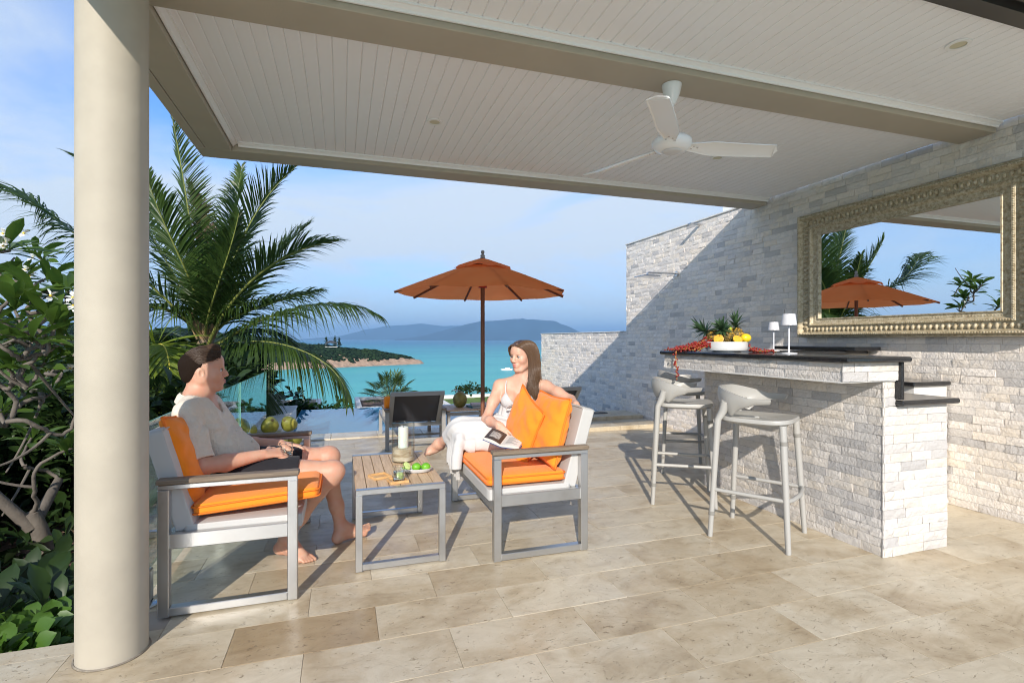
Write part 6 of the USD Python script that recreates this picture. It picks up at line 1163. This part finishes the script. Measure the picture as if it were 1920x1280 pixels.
# ---------------------------------------------------------------- the woman
wom = Thing('person', 'person in a long white dress with long brown hair on the right sofa', 'person', loc=(1.1, 3.5, 0.4))
B = Field((0.56, 2.94, 0.36), (1.66, 3.96, 1.27), 0.0042)
WH = np.array([1.228, 3.495, 1.128]); WR = basis((-0.86, -0.50, -0.05), (0.05, 0.02, 1)); WP = head(B, WH, WR, 0.955, .94, .005)
CF = basis((-0.48, -0.877, 0.0)); NB = np.array([1.238, 3.507, 0.975]); CP = lambda f, l, z: np.array([1.215, 3.512, 0]) + f * CF[0] + l * CF[1] + np.array([0, 0, z])
B.chain([WH + np.array([-.025, 0, -.055]) @ WR, NB], [.043, .047], .03)
SHR, SHL = np.array([1.082, 3.582, .918]), np.array([1.375, 3.415, .918])
B.cone(NB - (0, 0, .01), SHR, .042, .037, .05); B.cone(NB - (0, 0, .01), SHL, .042, .037, .05)
B.cone(CP(-.01, -.075, .865), CP(-.01, .075, .865), .078, .078, .06); B.cone(CP(0, -.055, .77), CP(0, .055, .77), .075, .075, .06); B.cone(CP(-.02, -.05, .68), CP(-.02, .05, .68), .07, .07, .06); B.cone((1.10, 3.56, .575), (1.20, 3.45, .575), .105, .105, .06)
for s in (-1, 1): B.ell(CP(.068, .062 * s, .822), (.052, .058, .056), CF, .03)
ELR, WRR = np.array([.952, 3.470, .700]), np.array([.985, 3.285, .688]); B.chain([SHR, (SHR + ELR) / 2, ELR], [.041, .036, .030], .03); B.chain([ELR, ELR + (WRR - ELR) * .35, WRR], [.031, .031, .0205], .02)
hand(B, WRR, (0.35, -0.62, -0.62), (-0.55, -0.62, 0.45), (0.25, .28, .3, .35), .0074, .88, thumb=1)
ELL, WRL = np.array([1.475, 3.215, .842]), np.array([1.435, 3.045, .832]); B.chain([SHL, (SHL + ELL) / 2, ELL], [.041, .036, .030], .03); B.chain([ELL, WRL], [.031, .0205], .02)
hand(B, WRL, (-0.15, -0.62, -0.55), (0.25, -0.7, 0.60), (0.35, .38, .4, .45), .0074, .88, thumb=-1)
KNA, ANA = np.array([.800, 3.555, .625]), np.array([.690, 3.80, .485]); B.chain([(1.17, 3.46, .575), KNA], [.088, .055], .03); B.chain([KNA, KNA + (ANA - KNA) * .3, ANA], [.053, .048, .031], .03)
KNB = np.array([.83, 3.68, .555]); B.chain([(1.10, 3.60, .57), KNB], [.088, .055], .03); B.chain([KNB, (1.06, 3.79, .53)], [.05, .035], .03)
d_, s_ = foot(B, ANA, (.70, 3.832, .462), (.618, 3.845, .418), (.57, 3.86, .39)); toes(B, (.618, 3.845, .416), d_, s_, 1)
SKW = skin('womans_skin', (0.56, 0.335, 0.24)); wb = wom.part('body', B.mesh(), SKW, smooth=True)
face_parts(wom, wb, WP, WR, plain('dark_brown_brow', (0.07, 0.04, 0.025), 0.7), plain('womans_lips', (0.46, 0.13, 0.12), 0.35), .955, .005)
HAIRW = mat('long_brown_hair', {'g': ('geometry', {}), 'r': ('rgb_ramp', {'ramp': [(0, (0.10, 0.056, 0.030)), (.6, (0.22, 0.13, 0.068)), (1, (0.36, 0.23, 0.125))]}), 'p': ('principled_bsdf', {'roughness': 0.34, 'specular_ior_level': 0.5})}, [('g.random_per_island', 'r.fac'), ('r.color', 'p.base_color')])
q = np.random.default_rng(6); paths = []; f, l, u_ = WR; sc = .955
for k in range(3000):
    sgn = 1 if q.random() < .68 else -1; x0 = q.uniform(-.085, .093); lift = q.uniform(0, 1)       # root on the parting, x0 along the crown
    az0 = math.atan2(.004 * sgn, x0); L = lambda a, b, c_: WH + sc * (np.array([a, b, c_]) @ WR)
    rz = max(.034 + .084 * math.sqrt(max(0, 1 - ((x0 + .014) / .104) ** 2)), (.060 + .034 * math.sqrt(max(0, 1 - ((x0 - .062) / .038) ** 2))) if x0 > .04 else 0); root = L(x0, .003 * sgn, rz + .002); o = .004 + .010 * q.random()
    xa = x0 * .92 - .004; side1 = L(xa, sgn * (.052 + o), .034 + (rz - .034) * .75 + .004); xb = xa * .72 - .008 - .02 * q.random(); side2 = L(xb, sgn * (.082 + o), .012)
    if sgn > 0:                                                     # her left side: falls in front of the shoulder
        s3 = L(xb - .004, .084 + o * 1.3, -.075); end = CP(.075 + .03 * q.normal(0, .5), .098 + .020 * q.normal(), q.uniform(.80, .86)); mid = (s3 + end) / 2 + CF[0] * .015 + np.array([0, 0, .01])
        if q.random() < .25: end = CP(.02, .155 + .015 * q.normal(), q.uniform(.83, .9)); mid = (s3 + end) / 2
    else:
        s3 = L(-.045 - .02 * q.random(), -.070 - o, -.085); end = CP(-.095 + .02 * q.normal(0, .6), -.03 + .03 * q.normal(), q.uniform(.78, .86)); mid = (s3 + end) / 2 - CF[0] * .01
    C = spline([root, side1, side2, s3, mid, end], 16); C[1:] += q.normal(0, .0012, 3); paths.append(C)
wom.part('hair', strands(None, paths, .0015), HAIRW, smooth=True, under=str(wb.GetPath()))
HC = Field(WH - .15, WH + .16, .0034); HC.ell(WH + sc * np.array([-.020, 0, .036]) @ WR, np.array((.100, .080, .084)) * sc, WR, .02); HC.ell(WH + sc * np.array([-.05, 0, -.03]) @ WR, np.array((.055, .066, .07)) * sc, WR, .03)
X, Y, Z = HC.coords(); Lx = sum(WR[0][j] * (c_ - WH[j]) for j, c_ in enumerate((X, Y, Z))); Lz = sum(WR[2][j] * (c_ - WH[j]) for j, c_ in enumerate((X, Y, Z))); HC.D = np.maximum(HC.D, np.maximum(Lx - .070 - .25 * (Lz - .09), Lx - .022 - .85 * (Lz - .045))).astype(np.float32)
wom.part('hair_cap', HC.mesh(), plain('hair_under', (0.13, 0.075, 0.04), 0.6), smooth=True, under=str(wb.GetPath()))
WHITE = cloth('white_cotton', (0.52, 0.515, 0.51), (18, 0.004)); SHEER = mat('sheer_white_lining', {'t': ('transparent_bsdf', {}), 'd': ('diffuse_bsdf', {'color': (0.55, 0.53, 0.51)}), 'm': ('mix_closure', {'fac': 0.72})}, [('t.BSDF', 'm.closure1'), ('d.BSDF', 'm.closure2')], surface='m.closure')
S = Field((1.02, 3.30, 0.60), (1.42, 3.70, 0.95), 0.0042)
S.cone(CP(-.01, -.075, .865), CP(-.01, .075, .865), .084, .084, .06); S.cone(CP(0, -.055, .77), CP(0, .055, .77), .081, .081, .06)
for s in (-1, 1): S.ell(CP(.070, .062 * s, .822), (.060, .064, .062), CF, .02)
X, Y, Z = S.coords(); fx = (X - 1.215) * CF[0][0] + (Y - 3.512) * CF[0][1]; lx = (X - 1.215) * CF[1][0] + (Y - 3.512) * CF[1][1]; th = np.arctan2(lx, fx)
ztop = np.where(fx > 0, .775 + 1.25 * np.abs(lx), .86) ; ztop = np.minimum(ztop, .885 - .25 * np.maximum(np.abs(lx) - .085, 0) * 6); S.D = np.maximum(np.maximum(S.D, (Z - ztop) * .6), .752 - Z).astype(np.float32)
bo_ = wom.part('dress_bodice', S.mesh(), WHITE, smooth=True)
for s in (-1, 1): wom.part('strap', tube(spline([CP(.108, .082 * s, .868), CP(.078, .090 * s, .925), CP(.03, .088 * s, .958), CP(-.03, .08 * s, .955), CP(-.085, .07 * s, .89)], 20), .0042, 8, flat=.5), WHITE, smooth=True, under=str(bo_.GetPath()))
def flounce(z0, z1, r0, r1, amp, nf, seed, top_r=(1, 1)):
    q = np.random.default_rng(seed); a = np.linspace(0, 2 * PI, 241); t = np.linspace(0, 1, 16)[:, None]; ph = np.cumsum(q.uniform(.7, 1.3, 241)); ph = ph / ph[-1] * nf * 2 * PI; w = np.sin(ph) + .4 * np.sin(ph * 1.7 + 1)
    fr = (r0[0] + (r1[0] - r0[0]) * t) + amp * t ** .7 * w; sr = (r0[1] + (r1[1] - r0[1]) * t) + amp * t ** .7 * w; z = z0 + (z1 - z0) * t + .008 * t * np.sin(ph * .5)
    P = np.stack([1.215 + CF[0][0] * fr * np.cos(a) + CF[1][0] * sr * np.sin(a), 3.512 + CF[0][1] * fr * np.cos(a) + CF[1][1] * sr * np.sin(a), z + 0 * a], -1).reshape(-1, 3); g = grid_mesh(16, 241)
    return P, g
wom.part('peplum', flounce(.782, .640, (.108, .142), (.150, .178), .0085, 15, 1), WHITE, smooth=True, under=str(bo_.GetPath()))
wom.part('tie', cat(*[tube(spline(p, 14), [.003] + [.010] * 11 + [.006, .003], 8, flat=.35) for p in ([CP(.128, 0, .778), CP(.150, .035, .80), CP(.145, .07, .775), CP(.135, .02, .772)], [CP(.128, 0, .778), CP(.150, -.035, .80), CP(.145, -.07, .775), CP(.135, -.02, .772)], [CP(.13, 0, .775), CP(.15, .018, .72), CP(.162, .03, .65)], [CP(.13, 0, .775), CP(.152, -.012, .73), CP(.165, -.03, .67)])]), WHITE, smooth=True, under=str(bo_.GetPath()))
K = Field((0.60, 3.18, 0.27), (1.40, 3.92, 0.75), 0.0048)
K.cone(CP(-.02, -.05, .68), CP(-.02, .05, .68), .078, .078, .05); K.cone((1.10, 3.56, .585), (1.21, 3.44, .58), .125, .12, .06); K.cone((1.17, 3.45, .585), KNA + (.005, 0, .0), .115, .086, .05); K.cone((1.10, 3.60, .58), KNB + (0, .01, 0), .12, .085, .05); K.cone((1.13, 3.53, .59), (.80, 3.615, .60), .11, .085, .06); K.cone(KNA, KNA + (ANA - KNA) * .5, .080, .060, .04); K.cone((1.15, 3.37, .53), (.84, 3.46, .53), .055, .05, .06)
for z_ in np.linspace(.345, .585, 11): t_ = (z_ - .345) / .24; K.cone((.735 + .03 * t_ ** 2, 3.46 - .03 * (1 - t_), z_), (.745 + .025 * t_ ** 2, 3.70 + .02 * (1 - t_), z_), .018 + .010 * t_, .018 + .010 * t_, .03)
X, Y, Z = K.coords(); hang = np.clip((.60 - Z) / .16, 0, 1) * (X < .86); wob = .009 * hang * np.sin(Y * 80 + 2.2 * np.sin(Y * 23) + 1.5 * Z) + (1 - hang) * folds(X, Y, Z, 6, .006, 9, (2.2, .5, .9)) + .004 * np.sin((X * .5 + Y + Z) * 70 + 3 * np.sin(X * 12)) * (1 - hang)
K.D = (K.D + wob).astype(np.float32); K.D = np.maximum(K.D, np.where(X < .84, .368 + .012 * np.sin(Y * 30) - Z, .47 - Z)).astype(np.float32)
sk = wom.part('dress_skirt', K.mesh(), WHITE, smooth=True)
yy, tt = np.meshgrid(np.linspace(3.43, 3.70, 70), np.linspace(0, 1, 10), indexing='ij'); xx = .742 + .010 * np.sin(yy * 95 + 1) * (.4 + tt) + .012 * tt; zz = .43 - (.130 + .010 * np.sin(yy * 40)) * tt
wom.part('sheer_lining', (np.stack([xx, yy, zz], -1).reshape(-1, 3), grid_mesh(70, 10)), SHEER, smooth=True, under=str(sk.GetPath()))
# the open book on her lap
bk = Thing('open_book', 'open book with a dark photograph page lying in the lap of the woman', 'book', loc=(0.985, 3.23, 0.60))
bf = basis((0.55, 0.82, 0.18), (-.12, -.42, .88)); BP = lambda m: (arr(m)[0] @ bf + np.array([0.985, 3.150, 0.600]), arr(m)[1])
def page_block(s, lift, w=.115, d=.085, th=.011):
    u = np.linspace(0, 1, 12); z = th + .010 * np.sin(PI * u * .9) + lift * u * w; p = np.stack([np.concatenate([u, u[::-1]]) * w * s, np.concatenate([z, (lift * u * w)[::-1]])], 1); n = len(p)
    v = np.array([(e * d, a, b) for e in (-1, 1) for a, b in p]); i = np.arange(n); j = (i + 1) % n; F_ = [np.stack([i, j, n + j], 1), np.stack([i, n + j, n + i], 1)]
    for k in range(11): F_ += [np.array([(k, k + 1, n - 2 - k), (k, n - 2 - k, n - 1 - k), (n + k, 2 * n - 2 - k, n + k + 1), (n + k, 2 * n - 1 - k, 2 * n - 2 - k)])]
    return v, np.vstack(F_), lambda x: np.interp(x, u * w, z)
PRINTD = plain('dark_printed_page', (0.035, 0.030, 0.028), 0.4); PHOTO = plain('grey_printed_photo', (0.30, 0.30, 0.29), 0.5, vary=(60, .8)); INK = plain('printed_ink', (0.10, 0.10, 0.10), 0.7)
for s, lift in ((1, .22), (-1, .06)):
    v, f_, zf = page_block(s, lift); pg = bk.part('page_block', BP((v, f_)), PAPER, smooth=30)
    sheet = lambda x0, x1, y0, y1, up: (np.array([(y, s * x, zf(x) + up) for x in np.linspace(x0, x1, 10) for y in (y0, y1)]), grid_mesh(10, 2))
    if s > 0: bk.part('printed_page', BP(sheet(.006, .112, -.084, .084, .0006)), PRINTD, under=str(pg.GetPath())); bk.part('photograph', BP(sheet(.028, .092, -.045, .045, .0011)), PHOTO, under=str(pg.GetPath()))
    else: bk.part('printed_text', BP(cat(*[sheet(.02, .095 - .02 * (k % 3), -.06 + .012 * k, -.057 + .012 * k, .0006) for k in range(9)])), INK, under=str(pg.GetPath()))
bk.part('cover', BP(cat(*[(np.array([(e * .089, s * w, lift * w - .0015 - dz) for e in (-1, 1) for w in (0, .12) for dz in (0, .002)]), trimesh.creation.box((1, 1, 1)).faces) for s, lift in ((1, .22), (-1, .06))])), plain('blue_book_cover', (0.04, 0.08, 0.22), 0.4))
